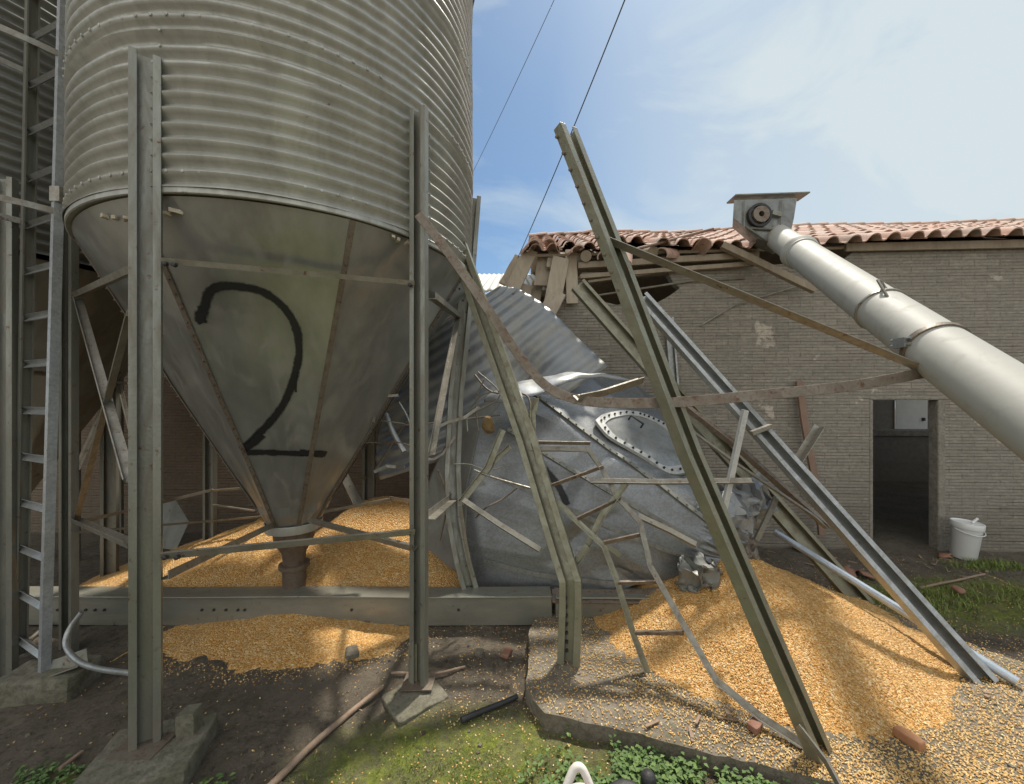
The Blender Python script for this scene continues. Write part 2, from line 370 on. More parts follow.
def ground_mat():
    t = NT("soil"); o = t.tc.outputs['Object']
    c = t.mix(t.rng(t.noise(2.5, 9, .7), .35, .65), (.17, .14, .10), (.27, .225, .165))
    c = t.mix(t.rng(t.noise(22, 8, .75), .48, .66, 0, .7), c, (.05, .037, .026))
    c = t.mix(t.rng(t.noise(1.4, 7, .6, None, .6), .56, .66, 0, .8), c, (.21, .175, .13))
    # green moss film in the trodden yard
    sp = t.n('ShaderNodeSeparateXYZ'); t.l(o, sp.inputs[0])
    def spot(x, y, rx, ry):
        a = t.math('POWER', t.math('DIVIDE', t.math('SUBTRACT', sp.outputs[0], x), rx), 2); b = t.math('POWER', t.math('DIVIDE', t.math('SUBTRACT', sp.outputs[1], y), ry), 2)
        return t.math('SUBTRACT', 1.0, t.math('ADD', a, b), True)
    g = t.math('MAXIMUM', spot(-.2, 1.72, .95, .50), spot(4.1, 3.25, 1.5, .55)); g = t.math('MAXIMUM', g, spot(-1.95, 1.6, .35, .22)); g = t.math('MAXIMUM', g, spot(.5, 1.6, .6, .2))
    g = t.math('MAXIMUM', g, spot(0, 0, 3.5, 1.4))
    gn = t.rng(t.noise(7, 9, .75), .3, .62); gm = t.math('MULTIPLY', t.rng(g, .05, .7), gn)
    gc = t.mix(t.rng(t.noise(30, 5, .7), .35, .65), (.15, .19, .02), (.36, .41, .05))
    pd = t.math('MULTIPLY', spot(-1.15, 2.42, .75, .36), t.rng(t.noise(5, 8, .7), .35, .6)); c = t.mix(t.math('MULTIPLY', pd, .95), c, (.25, .205, .15))
    c = t.mix(t.math('MULTIPLY', gm, .95), c, gc)
    b = t.bump(t.noise(9, 9, .75), .09); t.bump(t.noise(55, 8, .75), .03, 1, b)
    return t.set(col=c, rough=.93)
M_ground = ground_mat()
def leaf_mat(name, c1, c2):
    t = NT(name); rnd = t.n('ShaderNodeNewGeometry').outputs['Random Per Island']; return t.set(col=t.mix(rnd, c1, c2), rough=.6)
M_grass = leaf_mat("grass_blade", (.075, .11, .018), (.21, .27, .045)); M_weed = leaf_mat("weed_leaf", (.05, .10, .02), (.14, .22, .06))
def paint_mat():
    t = NT("black_spray_paint"); sx = t.n('ShaderNodeSeparateXYZ'); t.l(t.tc.outputs['UV'], sx.inputs[0])
    u = t.math('ABSOLUTE', t.math('SUBTRACT', t.math('MULTIPLY', sx.outputs[0], 2), 1)); e = t.math('SUBTRACT', 1.0, u)
    e = t.math('ADD', e, t.rng(t.noise(60, 5, .7), 0, 1, -.36, .36)); a = t.math('MULTIPLY', t.rng(e, .12, .5), t.rng(t.noise(9, 6, .7), .25, .42, .72, 1.0))
    return t.set(col=(.012, .012, .013), rough=.5, alpha=a)
M_paint = paint_mat()

# ------------------------------------------------------------------ ground
def gh(x, y):
    h = fb(x * .8, y * .8, 1) * .02 + fb(x * 5, y * 5, 3) * .012 + max(0, fb(x * 14, y * 14, 6)) * .012
    return h - .006
def axis(lo, hi, f0, f1, step):
    a = [f0 + i * step for i in range(int((f1 - f0) / step) + 1)]
    s = step; x = f1
    while x < hi: s *= 1.5; x += s; a.append(x)
    s = step; x = f0
    while x > lo: s *= 1.5; x -= s; a.insert(0, x)
    return a
gx, gy = axis(-70, 70, -4.2, 5.2, .035), axis(-60, 90, 1.3, 4.6, .03)
g = MB(); g.v = [Vector((x, y, gh(x, y) if abs(x) < 12 and -6 < y < 12 else 0)) for y in gy for x in gx]
nx = len(gx); g.f = [(j * nx + i, j * nx + i + 1, (j + 1) * nx + i + 1, (j + 1) * nx + i) for j in range(len(gy) - 1) for i in range(nx - 1)]
structure("ground", g, M_ground, 180)

# concrete pad under the fallen silo
slab = [(.126, 2.72), (.084, 2.16), (.17, 2.0), (.62, 1.865), (1.21, 1.68), (2.8, 1.2), (3.3, 2.1), (2.7, 3.2), (.3, 3.2)]
def sub_loop(lp, k, a):
    out = []
    for i, p in enumerate(lp):
        q = lp[(i + 1) % len(lp)]; n = max(1, int(math.dist(p, q) / k))
        for j in range(n):
            x, y = p[0] + (q[0] - p[0]) * j / n, p[1] + (q[1] - p[1]) * j / n
            out.append((x + fb(x * 6, y * 6, 2) * a, y + fb(x * 6, y * 6, 9) * a))
    return out
sb = MB(); sb.plate([sub_loop(slab, .06, .022)], lambda x, y, d: Vector((x, y, .078 + fb(x * 3, y * 3) * .004 - d)), .13)
structure("concrete_pad", sb, M_slab)
def in_slab(x, y):
    c = False; j = len(slab) - 1
    for i in range(len(slab)):
        if (slab[i][1] > y) != (slab[j][1] > y) and x < (slab[j][0] - slab[i][0]) * (y - slab[i][1]) / (slab[j][1] - slab[i][1]) + slab[i][0]: c = not c
        j = i
    return c
def floor_z(x, y): return .08 if in_slab(x, y) else gh(x, y)

# ------------------------------------------------------------------ farm building (right, behind)
WA = Vector((.49, 4.60, 0)); wang = R(-3.0); U = Vector((math.cos(wang), math.sin(wang), 0)); NI = Vector((-math.sin(wang), math.cos(wang), 0))   # NI points into the house
def wp(s, z, d=0): return WA + U * s + NI * d + Vector((0, 0, z))
def wpx(px, py, d=0):
    r_ = ray(px, py); o = Vector((0, 0, EYE)); P = WA + NI * d; t = (P - o).dot(NI) / r_.dot(NI); q = o + r_ * t - WA
    return (q.dot(U), q.z)
house = thing("farm_building", "long grey brick farm building with clay tile roof and an open doorway", "building", WA)
dL, dT = wpx(872, 400); dR, _ = wpx(941, 400)
topz = lambda s: 3.27 if s < 3.3 else 3.46
outer = [(0, -.1)] + [(dL, -.1), (dL, dT), (dR, dT), (dR, -.1)] + [(9.6, -.1), (9.6, 3.46), (3.5, 3.46), (3.3, 3.30), (2.2, 3.25), (1.7, 3.28), (.9, 3.2), (.35, 3.22), (.04, 2.9), (.0, 2.2)]
hole = [wpx(*p) for p in ((584, 284), (592, 298), (605, 302), (617, 305), (630, 302), (648, 305), (656, 303), (664, 299), (672, 294), (680, 288), (673, 282), (668, 273), (640, 275), (610, 279))]
wl = MB(); wl.plate([outer, hole], lambda s, z, d: wp(s, z, d), .10)
def quad(mb, s0, s1, z0, z1, d0, d1):
    P = [wp(s, z, d) for d in (d0, d1) for z in (z0, z1) for s in (s0, s1)]
    mb.add(P, [(0, 1, 3, 2), (4, 6, 7, 5), (0, 4, 5, 1), (2, 3, 7, 6), (0, 2, 6, 4), (1, 5, 7, 3)])
quad(wl, 9.4, 9.6, -.1, 1.1, .105, 4.6); quad(wl, 0.0, .18, -.1, 2.4, .105, 4.6)
part("wall", wl, M_brick, house)
s0, z0 = wpx(895, 432, 4.4); s1, z1 = wpx(925, 402, 4.4)
iw = MB(); iw.plate([[(0, -.1), (9.6, -.1), (9.6, 4.3), (0, 4.3)], [(s0, z0 + .03), (s1, z0 + .03), (s1, z1 + .03), (s0, z1 + .03)]], lambda s, z, d: wp(s, z, 4.4 + d), .15); quad(iw, 4.0, 9.3, -.05, .95, 3.9, 4.395)
part("interior_wall", iw, M_interior, house)
lg = MB(); quad(lg, 3.9, 9.35, .953, 1.06, 3.85, 4.39); part("ledge", lg, M_frame, house)
s0, z0 = wpx(895, 432, 4.4); s1, z1 = wpx(925, 402, 4.4)
sh = MB(); quad(sh, s0 - .02, s1 + .02, z0 + .01, z1 + .05, 4.36, 4.375); shp = part("window", sh, M_shutter, house, None, .01)
k = MB(); quad(k, s1 - .1, s1 - .06, z0 + .25, z0 + .32, 4.325, 4.358); part("handle", k, M_dark, shp)
df = MB(); quad(df, dL - .03, dL + .01, -.05, dT, -.008, .108); quad(df, dR - .035, dR + .045, -.05, dT, -.008, .108); quad(df, dL - .03, dR + .10, dT + .001, dT + .035, -.01, .11)
part("door_frame", df, M_frame, house, None, .012)
# roof: pan tiles on a deck, ridge behind
pitch = R(25); EZ = 3.46; eave_d = -.16
def rp_(s, l, h=0):
    sag = -.06 * math.exp(-((s - 2.2) / 1.0) ** 2) + .014 * math.sin(s * 1.7) - (.05 if s < .8 else 0)
    return wp(s, EZ + sag + math.sin(pitch) * l + h * math.cos(pitch), eave_d + math.cos(pitch) * l - h * math.sin(pitch))
tl = MB(); tw = .205; tlen = .34
for ci in range(-1, 46):
    for ri in range(0, 9):
        s_ = ci * tw + random.uniform(-.012, .012); l0 = ri * tlen + random.uniform(-.015, .03)
        if ri == 0:
            if 4 <= ci <= 5 or ci in (1, 12): continue
            if ci < 14: l0 += random.uniform(-.06, .08)
        if ri == 0 and s_ > 3.2: l0 -= .05
        tw_ = random.uniform(-.04, .04) if ci < 15 else random.uniform(-.02, .02); nseg = 14; P = []
        for lay in (0, 1):
            for e in (0, 1):
                for k in range(nseg + 1):
                    u = k / nseg - .5
                    h = (.062 * math.sqrt(max(0, 1 - (u / .31) ** 2)) if abs(u) < .31 else -.012 * math.sin((abs(u) - .31) / .19 * math.pi / 2)) + (.022 if e == 0 else 0) - .014 * lay
                    P.append(rp_(s_ + u * tw * 1.05 + tw_ * e * .4, l0 + e * (tlen + .05), h + .01))
        m = nseg + 1; fs = []
        for k in range(nseg):
            fs += [(k, k + 1, m + k + 1, m + k), (2 * m + k, 3 * m + k, 3 * m + k + 1, 2 * m + k + 1), (k, 2 * m + k, 2 * m + k + 1, k + 1)]
        tl.add(P, fs)
for ci in range(-1, 31):           # ridge caps
    s_ = ci * .31; c = rp_(s_, 9 * tlen, .03); e = rp_(s_ + .34, 9 * tlen, .05)
    arc = [(.11 * math.cos(a), .07 * math.sin(a)) for a in [math.pi * i / 7 for i in range(8)]] + [(.095 * math.cos(a), .055 * math.sin(a)) for a in [math.pi * i / 7 for i in range(7, -1, -1)]]
    tl.sweep(arc, [c, e], (0, 0, 1))
roof = part("roof", tl, M_tile, house, 40)
dk = MB(); dk.add([rp_(-.28, .12, -.06), rp_(9.4, .12, -.06), rp_(9.4, 9 * tlen, -.06), rp_(-.28, 9 * tlen, -.06), rp_(-.28, .12, -.03), rp_(9.4, .12, -.03), rp_(9.4, 9 * tlen, -.03), rp_(-.28, 9 * tlen, -.03)],
   [(0, 3, 2, 1), (4, 5, 6, 7), (0, 1, 5, 4), (2, 3, 7, 6), (1, 2, 6, 5), (3, 0, 4, 7)])
e1 = rp_(9.4, 9 * tlen, -.05); e0 = rp_(-.28, 9 * tlen, -.05); back = NI * 2.9 - Vector((0, 0, 1.6))
dk.add([e0, e1, e1 + back, e0 + back, e0 + Vector((0, 0, .05)), e1 + Vector((0, 0, .05)), e1 + back + Vector((0, 0, .05)), e0 + back + Vector((0, 0, .05))], [(0, 3, 2, 1), (4, 5, 6, 7), (0, 1, 5, 4), (2, 3, 7, 6), (1, 2, 6, 5), (3, 0, 4, 7)])
part("roof_deck", dk, M_wood, house)
def timber(name, a, b, w_, t_, mat, parent, label=None, hint=(0, -1, 0)):
    mb = MB(); p, q = Vector(a), Vector(b); n = 6; pts = [p.lerp(q, i / n) + noise.noise_vector(p * 3 + Vector((i * .7, 0, 0))) * .006 for i in range(n + 1)]
    mb.sweep(flat_prof(w_, t_), pts, hint); return part(name, mb, mat, parent, None, .004, label)
def wpd(px, py, d): s, z = wpx(px, py, d); return wp(s, z, d)
timber("batten", wpd(578, 266, -.05), wpd(758, 255, -.05), .07, .05, M_wood, house)
timber("batten", wpd(580, 277, -.06), wpd(750, 264, -.06), .05, .05, M_wood, house)
timber("batten", wpd(588, 282, -.03), wpd(672, 270, -.04), .03, .04, M_wood, house)
timber("batten", wpd(585, 258, .1), wpd(730, 250, .1), .05, .06, M_wood, house)
timber("rafter", wpd(722, 245, -.15), wpd(815, 290, -.25), .075, .06, M_wood, house, "loose rafter slanting down from the eave")
timber("fascia", wp(3.3, 3.43, -.05), wp(9.5, 3.43, -.05), .09, .03, M_wood, house)
for px, py in ((586, 256), (653, 252)):
    mb = MB(); a = wpd(px, py, -.12); mb.tube([a, a + NI * 1.4 + Vector((0, 0, .5))], .065, 12); part("log_rafter", mb, M_wood, house, 40)
boards = [((531, 250), (511, 292), 14, .0), ((545, 254), (541, 286), 14, .1), ((553, 252), (550, 268), 8, .05), ((561, 258), (552, 304), 16, -.05), ((571, 250), (572, 304), 11, .0),
          ((558, 292), (546, 316), 16, -.15), ((527, 285), (520, 310), 12, .12), ((538, 282), (532, 318), 11, .18), ((566, 300), (560, 345), 6, .1), ((519, 256), (503, 285), 9, .2), ((549, 300), (543, 330), 8, .15)]
for i, (a, b, w_, d) in enumerate(boards):
    A, B = wpd(*a, d + .0), wpd(*b, d - .08); timber("deck_board", A, B, w_ / F * 4.75, .035, M_clayboard, house, None, (random.uniform(-.25, .25), -1, random.uniform(-.1, .2)))
for px, py, d in ((530, 249, -.1), (552, 250, -.05), (575, 253, -.1), (604, 256, -.12), (668, 254, -.12), (700, 250, -.12), (626, 258, -.1)):
    mb = MB(); c = wpd(px, py, d); M = Matrix.Rotation(random.uniform(-.7, .7), 3, 'Y') @ Matrix.Rotation(random.uniform(-.5, .9), 3, 'X') @ Matrix.Rotation(random.uniform(-.6, .6), 3, 'Z')
    arc = [(.08 * math.cos(a), .06 * math.sin(a)) for a in [math.pi * i / 7 for i in range(8)]] + [(.067 * math.cos(a), .047 * math.sin(a)) for a in [math.pi * i / 7 for i in range(7, -1, -1)]]
    mb.sweep(arc, [c + M @ Vector((0, -.14, -.03)), c + M @ Vector((0, .14, .03))], M @ Vector((0, 0, 1))); part("loose_tile", mb, M_tile, house, 40)
mb = MB(); mb.tube([wpd(594, 296, -.02), wpd(690, 281, -.02), wpd(745, 278, -.02)], .012, 6); part("conduit", mb, M_brace, house)
mb = MB(); mb.tube([wpd(700, 326, -.02), wpd(735, 305, -.02), wpd(785, 290, -.03), wpd(818, 281, -.05)], .009, 6); part("conduit", mb, M_brace, house)
mb = MB(); mb.sweep(channel_prof(.1, .04, .02), [wpd(668, 318, -.03), wpd(674, 392, -.03), wpd(676, 450, -.03)], (0, -1, 0)); part("wall_bracket", mb, M_bright, house)
mb = MB(); mb.tube([wpd(637, 249, -.28), wpd(713, 229, .1)], .018, 7); part("loose_pole", mb, M_redwood, house)
for i in range(6):
    mb = MB(); s = random.uniform(4.6, 6.6); rough_block(mb, wp(s, .1, random.uniform(3.4, 3.7)), (.4, .25, .28), random.uniform(0, 3), .05, 8, i, 3); part("rubble_sack", mb, M_sack, house, 60)

# lower shed to the left, behind the standing silo
shed = thing("brick_shed", "low brown brick shed with grey corrugated roof behind the standing silo", "building", (-3.5, 4.95, 0))
mb = MB(); mb.box((-3.85, 5.05, 1.48), (8.6, .2, 3.1)); mb.box((.35, 6.5, 1.48), (.2, 2.698, 3.1)); mb.box((-8.1, 6.5, 1.48), (.2, 2.698, 3.1)); part("wall", mb, M_brick_brown, shed)
def shed_roof(u, v):
    x = -8.3 + u * 8.75; y = 4.8 + v * 3.2; return Vector((x, y, 3.06 + v * 1.25 + .011 * math.sin(x * 2 * math.pi / .10)))
mb = MB(); mb.grid(shed_roof, 700, 8); ro = part("roof", mb, M_panel, shed, 60)
mm = ro.modifiers.new("thick", 'SOLIDIFY'); mm.thickness = .012

# ------------------------------------------------------------------ standing silo with the painted 2
C2 = Vector((-1.62, 3.10, 0)); RS = 1.275; RIM = 2.70; TIP = Vector((-1.72, 3.05, .72))
silo = thing("grain_silo", "standing corrugated grain silo with a black 2 painted on its steel hopper", "silo", C2)
PIT = .0735
def silo_body(C, rad, z0, z1, seed, bolts=True):
    mb = MB(); nz = int((z1 - z0) / PIT * 8); ns_ = 144
    for j in range(nz + 1):
        z = z0 + (z1 - z0) * j / nz
        k = (z - z0) / .735; lap = .006 * (1 - (k % 1.0))
        for i in range(ns_):
            a = 2 * math.pi * i / ns_
            r_ = rad + .0155 * math.cos(2 * math.pi * (z - z0) / PIT) + lap + .012 * fb(math.cos(a) * 2 + seed, math.sin(a) * 2, z * 1.2, 2) + .003 * fb(a * 7, z * 6, seed, 2)
            mb.v.append(C + Vector((r_ * math.cos(a), r_ * math.sin(a), z)))
    mb.f = [(j * ns_ + i, j * ns_ + (i + 1) % ns_, (j + 1) * ns_ + (i + 1) % ns_, (j + 1) * ns_ + i) for j in range(nz) for i in range(ns_)]
    if bolts:
        for row in range(4):
            z = z0 + .735 * row + PIT * (1.0)
            if z > z1: break
            for i in range(108):
                a = 2 * math.pi * i / 108; d = Vector((math.cos(a), math.sin(a), 0)); c = C + d * (rad + .012) + Vector((0, 0, z))
                mb.lathe([(.0085, 0), (.0085, .009), (.004, .011)], c, 6, d, True)
        for sm in range(6):          # vertical lap seams, one bolt to every ridge
            for j in range(int((z1 - z0) / PIT)):
                a = sm * math.pi / 3 + .5 + .26 * (int(j / 10) % 2); d = Vector((math.cos(a), math.sin(a), 0))
                mb.lathe([(.007, 0), (.007, .009)], C + d * (rad + .011) + Vector((0, 0, z0 + (j + 1) * PIT)), 6, d, True)
    return mb
part("body", silo_body(C2, RS, RIM, 5.3, 1.0), M_corr, silo, 50)
mb = MB(); mb.lathe([(RS + .06, 0), (.25, .62), (.25, .75), (0.001, .78)], C2 + Vector((0, 0, 5.28)), 72); part("roof", mb, M_corr_dark, silo, 30)
HA = -1.95
def hop_pt(a, t, off=0, C=C2, tip=TIP, r0=RS - .002, r1=.17):
    fa = ((a - HA) % (math.pi / 4)) - math.pi / 8; k_ = math.cos(math.pi / 8) / math.cos(fa) if t < .93 else 1
    sm_ = min(1, max(0, t / .30)); sm_ = sm_ * sm_ * (3 - 2 * sm_); k_ = 1 + (k_ - 1) * (.12 + .88 * sm_)
    c = (C + Vector((0, 0, RIM - .03))).lerp(tip, t); r_ = (r0 + (r1 - r0) * t) * k_
    dn = .008 * fb(math.cos(a) * 3, math.sin(a) * 3, t * 4, 2) * min(1, 4 * t)
    n = Vector((math.cos(a), math.sin(a), -.5)).normalized()
    return c + Vector((r_ * math.cos(a), r_ * math.sin(a), 0)) + n * (off + dn)
def make_hopper(C, tip):
    mb = MB(); nu, nv = 160, 30
    for j in range(nv + 1):
        for i in range(nu): mb.v.append(hop_pt(HA + 2 * math.pi * i / nu, j / nv, 0, C, tip))
    mb.f = [(j * nu + i, j * nu + (i + 1) % nu, (j + 1) * nu + (i + 1) % nu, (j + 1) * nu + i) for j in range(nv) for i in range(nu)]
    return mb
for _ in range(6):
    hb = bvh_of(make_hopper(C2, TIP)); _q = cast(hb, 200, 350)[0]; _t = (RIM - .03 - _q.z) / (RIM - .03 - TIP.z); _c = C2.lerp(TIP, _t); HA = math.atan2(_q.y - _c.y, _q.x - _c.x)
hm = make_hopper(C2, TIP); hop = part("hopper", hm, M_hop, silo, 12)
hb = bvh_of(hm)
def az_of(p):
    t = (RIM - .03 - p.z) / (RIM - .03 - TIP.z); c = (C2).lerp(TIP, t); return math.atan2(p.y - c.y, p.x - c.x)
a1 = az_of(cast(hb, 200, 350)[0]); a2 = az_of(cast(hb, 318, 350)[0]); a1 = HA; a2 = HA + math.pi / 4
sm = MB()
for k in range(8):
    a = a1 + k * (2 * math.pi / 8) if k > 1 else (a1, a2)[k]
    pts = [hop_pt(a, t / 20, .003) for t in range(0, 21)]; sm.sweep(flat_prof(.03, .006), pts, [Vector((math.cos(a), math.sin(a), -.5))] * 21)
    for t in range(1, 28):
        n = Vector((math.cos(a), math.sin(a), -.5)).normalized(); sm.lathe([(.007, 0), (.007, .01)], hop_pt(a, t / 29, .005), 6, n, True)
part("seam", sm, M_seam, hop, 40)
rm = MB(); rm.lathe([(RS + .010, RIM - .028), (RS + .016, RIM - .024), (RS + .016, RIM + .004), (RS - .14, RIM + .012), (RS - .14, RIM - .02), (RS - .02, RIM - .02), (RS + .010, RIM - .028)], C2, 144); part("rim_ring", rm, M_corr, silo, 40)
def ribbon(bvh, pxs, width, k=6, off=.004):
    P = []
    for q in spline([Vector((x, y, 0)) for x, y in pxs], k):
        h, n = cast(bvh, q.x, q.y)
        if h is not None: P.append((h + n * off, n))
    mb = MB(); mb.uv = []; L_ = 0
    for i, (p, n) in enumerate(P):
        t = (P[min(i + 1, len(P) - 1)][0] - P[max(i - 1, 0)][0]).normalized(); s = n.cross(t).normalized()
        wd = width * (1 + .18 * fb(i * .35, 2.2, width * 50, 2))
        for u in (-1, 0, 1): mb.v.append(p + s * u * wd / 2); mb.uv.append(((u + 1) / 2, i / 10))
        if i:
            b = (i - 1) * 3; mb.f += [(b, b + 1, b + 4, b + 3), (b + 1, b + 2, b + 5, b + 4)]
    return mb
two = [(203, 323), (200, 318), (205, 306), (209, 293), (221, 286), (243, 287), (261, 291), (277, 301), (289, 314), (297, 331), (299, 353), (294, 378), (284, 403), (270, 422), (254, 438), (243, 449), (248, 452), (262, 452), (290, 453), (326, 454)]
pm = ribbon(hb, two, .060)
for ex, wd in (([(204, 309), (201, 316), (201, 322)], .075), ([(246, 447), (254, 442), (262, 434)], .07), ([(296, 372), (296, 386), (296, 392)], .016), ([(300, 452), (312, 453), (324, 454)], .068)):
    q = ribbon(hb, ex, wd, 6, .0055); b_ = len(pm.v); pm.v += q.v; pm.uv += q.uv; pm.f += [tuple(i + b_ for i in f) for f in q.f]
part("painted_number", pm, M_paint, hop, fixn=False)
for px, py in ((108, 215), (118, 217), (128, 217), (172, 212), (178, 210), (398, 238), (405, 241), (411, 246), (392, 236)):
    h, n = cast(hb, px, py + 4)
    if h is not None:
        fo = MB(); rough_block(fo, h + n * .005 + Vector((0, 0, .01)), (.055, .02, .018), random.uniform(0, 3), .012, 6, px); part("sealant_lump", fo, M_foam, hop, 60)
sp_ = MB(); sp_.lathe([(.20, .035), (.205, .03), (.205, -.02), (.20, -.03), (.17, -.03)], TIP, 40); part("spout_collar", sp_, M_corr, silo, 40)
sp_ = MB(); sp_.lathe([(.15, -.03), (.145, -.10), (.125, -.15), (.085, -.22), (.08, -.30), (.11, -.305), (.11, -.335), (.085, -.34), (.08, -.51)], TIP, 32); part("spout", sp_, M_spout, silo, 40)

def leg(parent, pts, hint, mat, w_=.14, d=.042, lip=.030, base=True, name="leg", label=None):
    mb = MB(); mb.sweep(channel_prof(w_, d, lip), pts, hint)
    return part(name, mb, mat, parent, None, .002, label)
LT = 3.36
legs = {'p1': (-1.69, 1.78, .1), 'p2': (-.55, 2.26, .03), 'l5': (-2.92, 3.72, 0), 'l4': (-1.56, 4.2, 0), 'l6': (-3.02, 2.62, .0)}
for kx, (x, y, z) in legs.items():
    top = LT - (.06 if kx == 'p1' else -.05 if kx == 'p2' else 0); c = Vector((x, y, 0))
    rad = Vector((x - C2.x, y - C2.y, 0)).normalized()
    h = {'p1': Vector((.55, -.83, 0)), 'p2': Vector((-.35, -.93, 0))}.get(kx, Vector((rad.x * .3, -.95, 0)))
    back = -h.normalized() * .03
    leg(silo, [c + back + Vector((0, 0, z - .02)), c + back + Vector((.0, 0, 1.5)), c + back + Vector((.0 if kx != 'p1' else -.0, 0, top))], h, M_post, .112 if kx == 'p1' else .105 if kx == 'p2' else .135)
leg(silo, [W(473, 198, 3.5), W(466, 290, 3.5), W(455, 400, 3.40), W(452, 470, 3.24), W(454, 520, 3.14), W(462, 560, 3.08), W(472, 596, 3.05)], (.25, -.97, 0), M_post, .13, .06, .038, label="bent leg buckled by the fallen silo")
# base plates and foot stubs
mb = MB(); mb.box((legs['p1'][0] - .01, 1.775, .108), (.2, .14, .008)); part("base_plate", mb, M_seam, silo)
mb = MB(); mb.box((legs['p2'][0], 2.28, .036), (.18, .14, .008)); part("base_plate", mb, M_seam, silo)
mb = MB(); mb.box((legs['p2'][0] - .035, 2.30, .15), (.05, .05, .22)); part("leg_stub", mb, M_postB, silo)
def brace(parent, a, b, w_=.045, mat=None, name="brace", hint=(0, -.5, 1), kind='angle', mid=None):
    mb = MB(); pts = [Vector(a)] + ([Vector(m) for m in mid] if mid else []) + [Vector(b)]
    prof = angle_prof(w_, w_ * .8) if kind == 'angle' else flat_prof(w_, .006)
    mb.sweep(prof, pts, hint); o = part(name, mb, mat or M_brace, parent, None, None); return o
y1, y2, y6, y5, y4 = 1.80, 2.27, 2.6, 3.68, 4.15
for a, b, w_ in ((W(163, 263, y1), W(414, 285, y2), .032), (W(78, 297, y6), W(136, 272, y1 + .03), .04), (W(79, 300, y6), W(131, 482, y1 + .03), .042), (W(130, 315, y1 + .03), W(76, 522, y6), .042),
                 (W(78, 521, y6), W(134, 545, y1 + .03), .05), (W(163, 556, y1), W(414, 532, y2), .048), (W(78, 524, y6), W(212, 491, y5), .03), (W(212, 491, y5), W(368, 478, y4), .03),
                 (W(163, 580, y1 + .02), W(278, 524, 2.95), .05), (W(312, 521, 2.9), W(416, 549, y2), .05), (W(323, 512, 3.1), W(393, 499, 3.2), .035), (W(393, 499, 3.2), W(416, 503, y2 + .2), .035),
                 (W(77, 533, y6), W(262, 517, 3.6), .022), (W(214, 505, y5), W(255, 511, 3.6), .02), (W(432, 299, 2.35), W(458, 318, 3.4), .05), (W(458, 318, 3.4), W(432, 455, 2.4), .04), (W(457, 497, 3.3), W(430, 520, 2.4), .06),
                 (W(340, 470, 3.6), W(358, 505, 3.4), .09)):
    brace(silo, a, b, w_)
bolts("brace_bolt", [(W(166, 264, 1.78), (0, -1, 0)), (W(166, 557, 1.78), (0, -1, 0)), (W(410, 285, 2.25), (0, -1, 0)), (W(410, 533, 2.25), (0, -1, 0)), (W(175, 265, 1.79), (0, -1, 0)), (W(178, 557, 1.79), (0, -1, 0))], .011, .012, M_dark, silo)
# cross rods between the rear legs
for a, b in ((W(120, 372, 3.6), W(78, 470, 3.2)), (W(118, 378, 3.6), W(131, 430, 3.5))):
    brace(silo, a, b, .03)

def footing(name, c, size, rz, label, mat=M_conc, amp=.008, cat="footing"):
    mb = MB(); rough_block(mb, c, size, rz, amp, 18, c[0] * 7); return solo(name, mb, mat, label, cat, (c[0], c[1], 0), None, 70)
footing("concrete_footing", (-1.66, 1.77, .035), (.42, .34, .14), R(16), "mossy concrete footing block under the nearest silo post")
footing("concrete_footing", (-.555, 2.20, -.008), (.30, .25, .05), R(40), "flat square concrete footing under the right front silo post")
footing("concrete_footing", (-2.72, 2.26, .04), (.40, .22, .17), R(8), "raised concrete block with moss under the ladder foot")
footing("small_block", (-1.555, 1.86, .155), (.075, .075, .11), R(10), "small upright concrete block beside the nearest silo post", cat="block")

# ------------------------------------------------------------------ old silo on the far left
C1 = Vector((-4.40, 3.2, 0))
old = thing("grain_silo", "dark shaded corrugated silo cut off at the left edge", "silo", C1)
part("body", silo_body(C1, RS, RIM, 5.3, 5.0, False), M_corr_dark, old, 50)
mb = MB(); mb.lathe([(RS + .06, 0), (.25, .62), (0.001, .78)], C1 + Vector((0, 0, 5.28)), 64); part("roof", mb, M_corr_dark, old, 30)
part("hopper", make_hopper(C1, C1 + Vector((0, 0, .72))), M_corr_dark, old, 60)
mb = MB(); mb.lathe([(.16, 0), (.09, -.2), (.08, -.5)], C1 + Vector((0, 0, .75)), 24); part("spout", mb, M_spout, old, 40)
for x, y, top in ((-3.12, 2.38, 3.06), (-3.86, 3.72, LT), (-5.4, 4.1, LT), (-4.6, 4.5, LT), (-5.6, 2.8, LT), (-4.4, 1.9, LT)):
    leg(old, [(x, y, -.02), (x, y, top)], (.2, -.97, 0), M_post, .13)
brace(old, W(14, 372, 2.45), W(70, 378, 3.4), .03); brace(old, W(64, 378, 3.4), W(128, 384, 3.6), .03)

# ladder
ld = thing("access_ladder", "tall galvanised steel ladder standing on a block beside the silo", "ladder", (-2.72, 2.25, .12))
rr_ = lambda y: W(45 + (675 - y) / 675 * 15, y, 2.24 - (675 - y) / 675 * .06); rl = lambda y: W(27 + (675 - y) / 675 * 15, y, 2.46 - (675 - y) / 675 * .06)
zr = lambda f, z: None
def at_z(fn, z):
    lo, hi = -1400, 760
    for _ in range(40):
        m = (lo + hi) / 2
        if fn(m).z > z: lo = m
        else: hi = m
    return fn(lo)
def rail(x0, x1, yy0, yy1, z): f_ = (z - .12) / 4.2; return Vector((x0 + (x1 - x0) * f_, yy0 + (yy1 - yy0) * f_, z))
RR = lambda z: rail(-2.705, -2.62, 2.24, 2.27, z); RLf = lambda z: rail(-3.09, -2.96, 2.42, 2.38, z)
mb = MB(); mb.sweep(channel_prof(.042, .03, .008, .004), [RR(.1), RR(2.3), RR(5.2)], (-.6, .2, 0)); part("rail", mb, M_rail, ld)
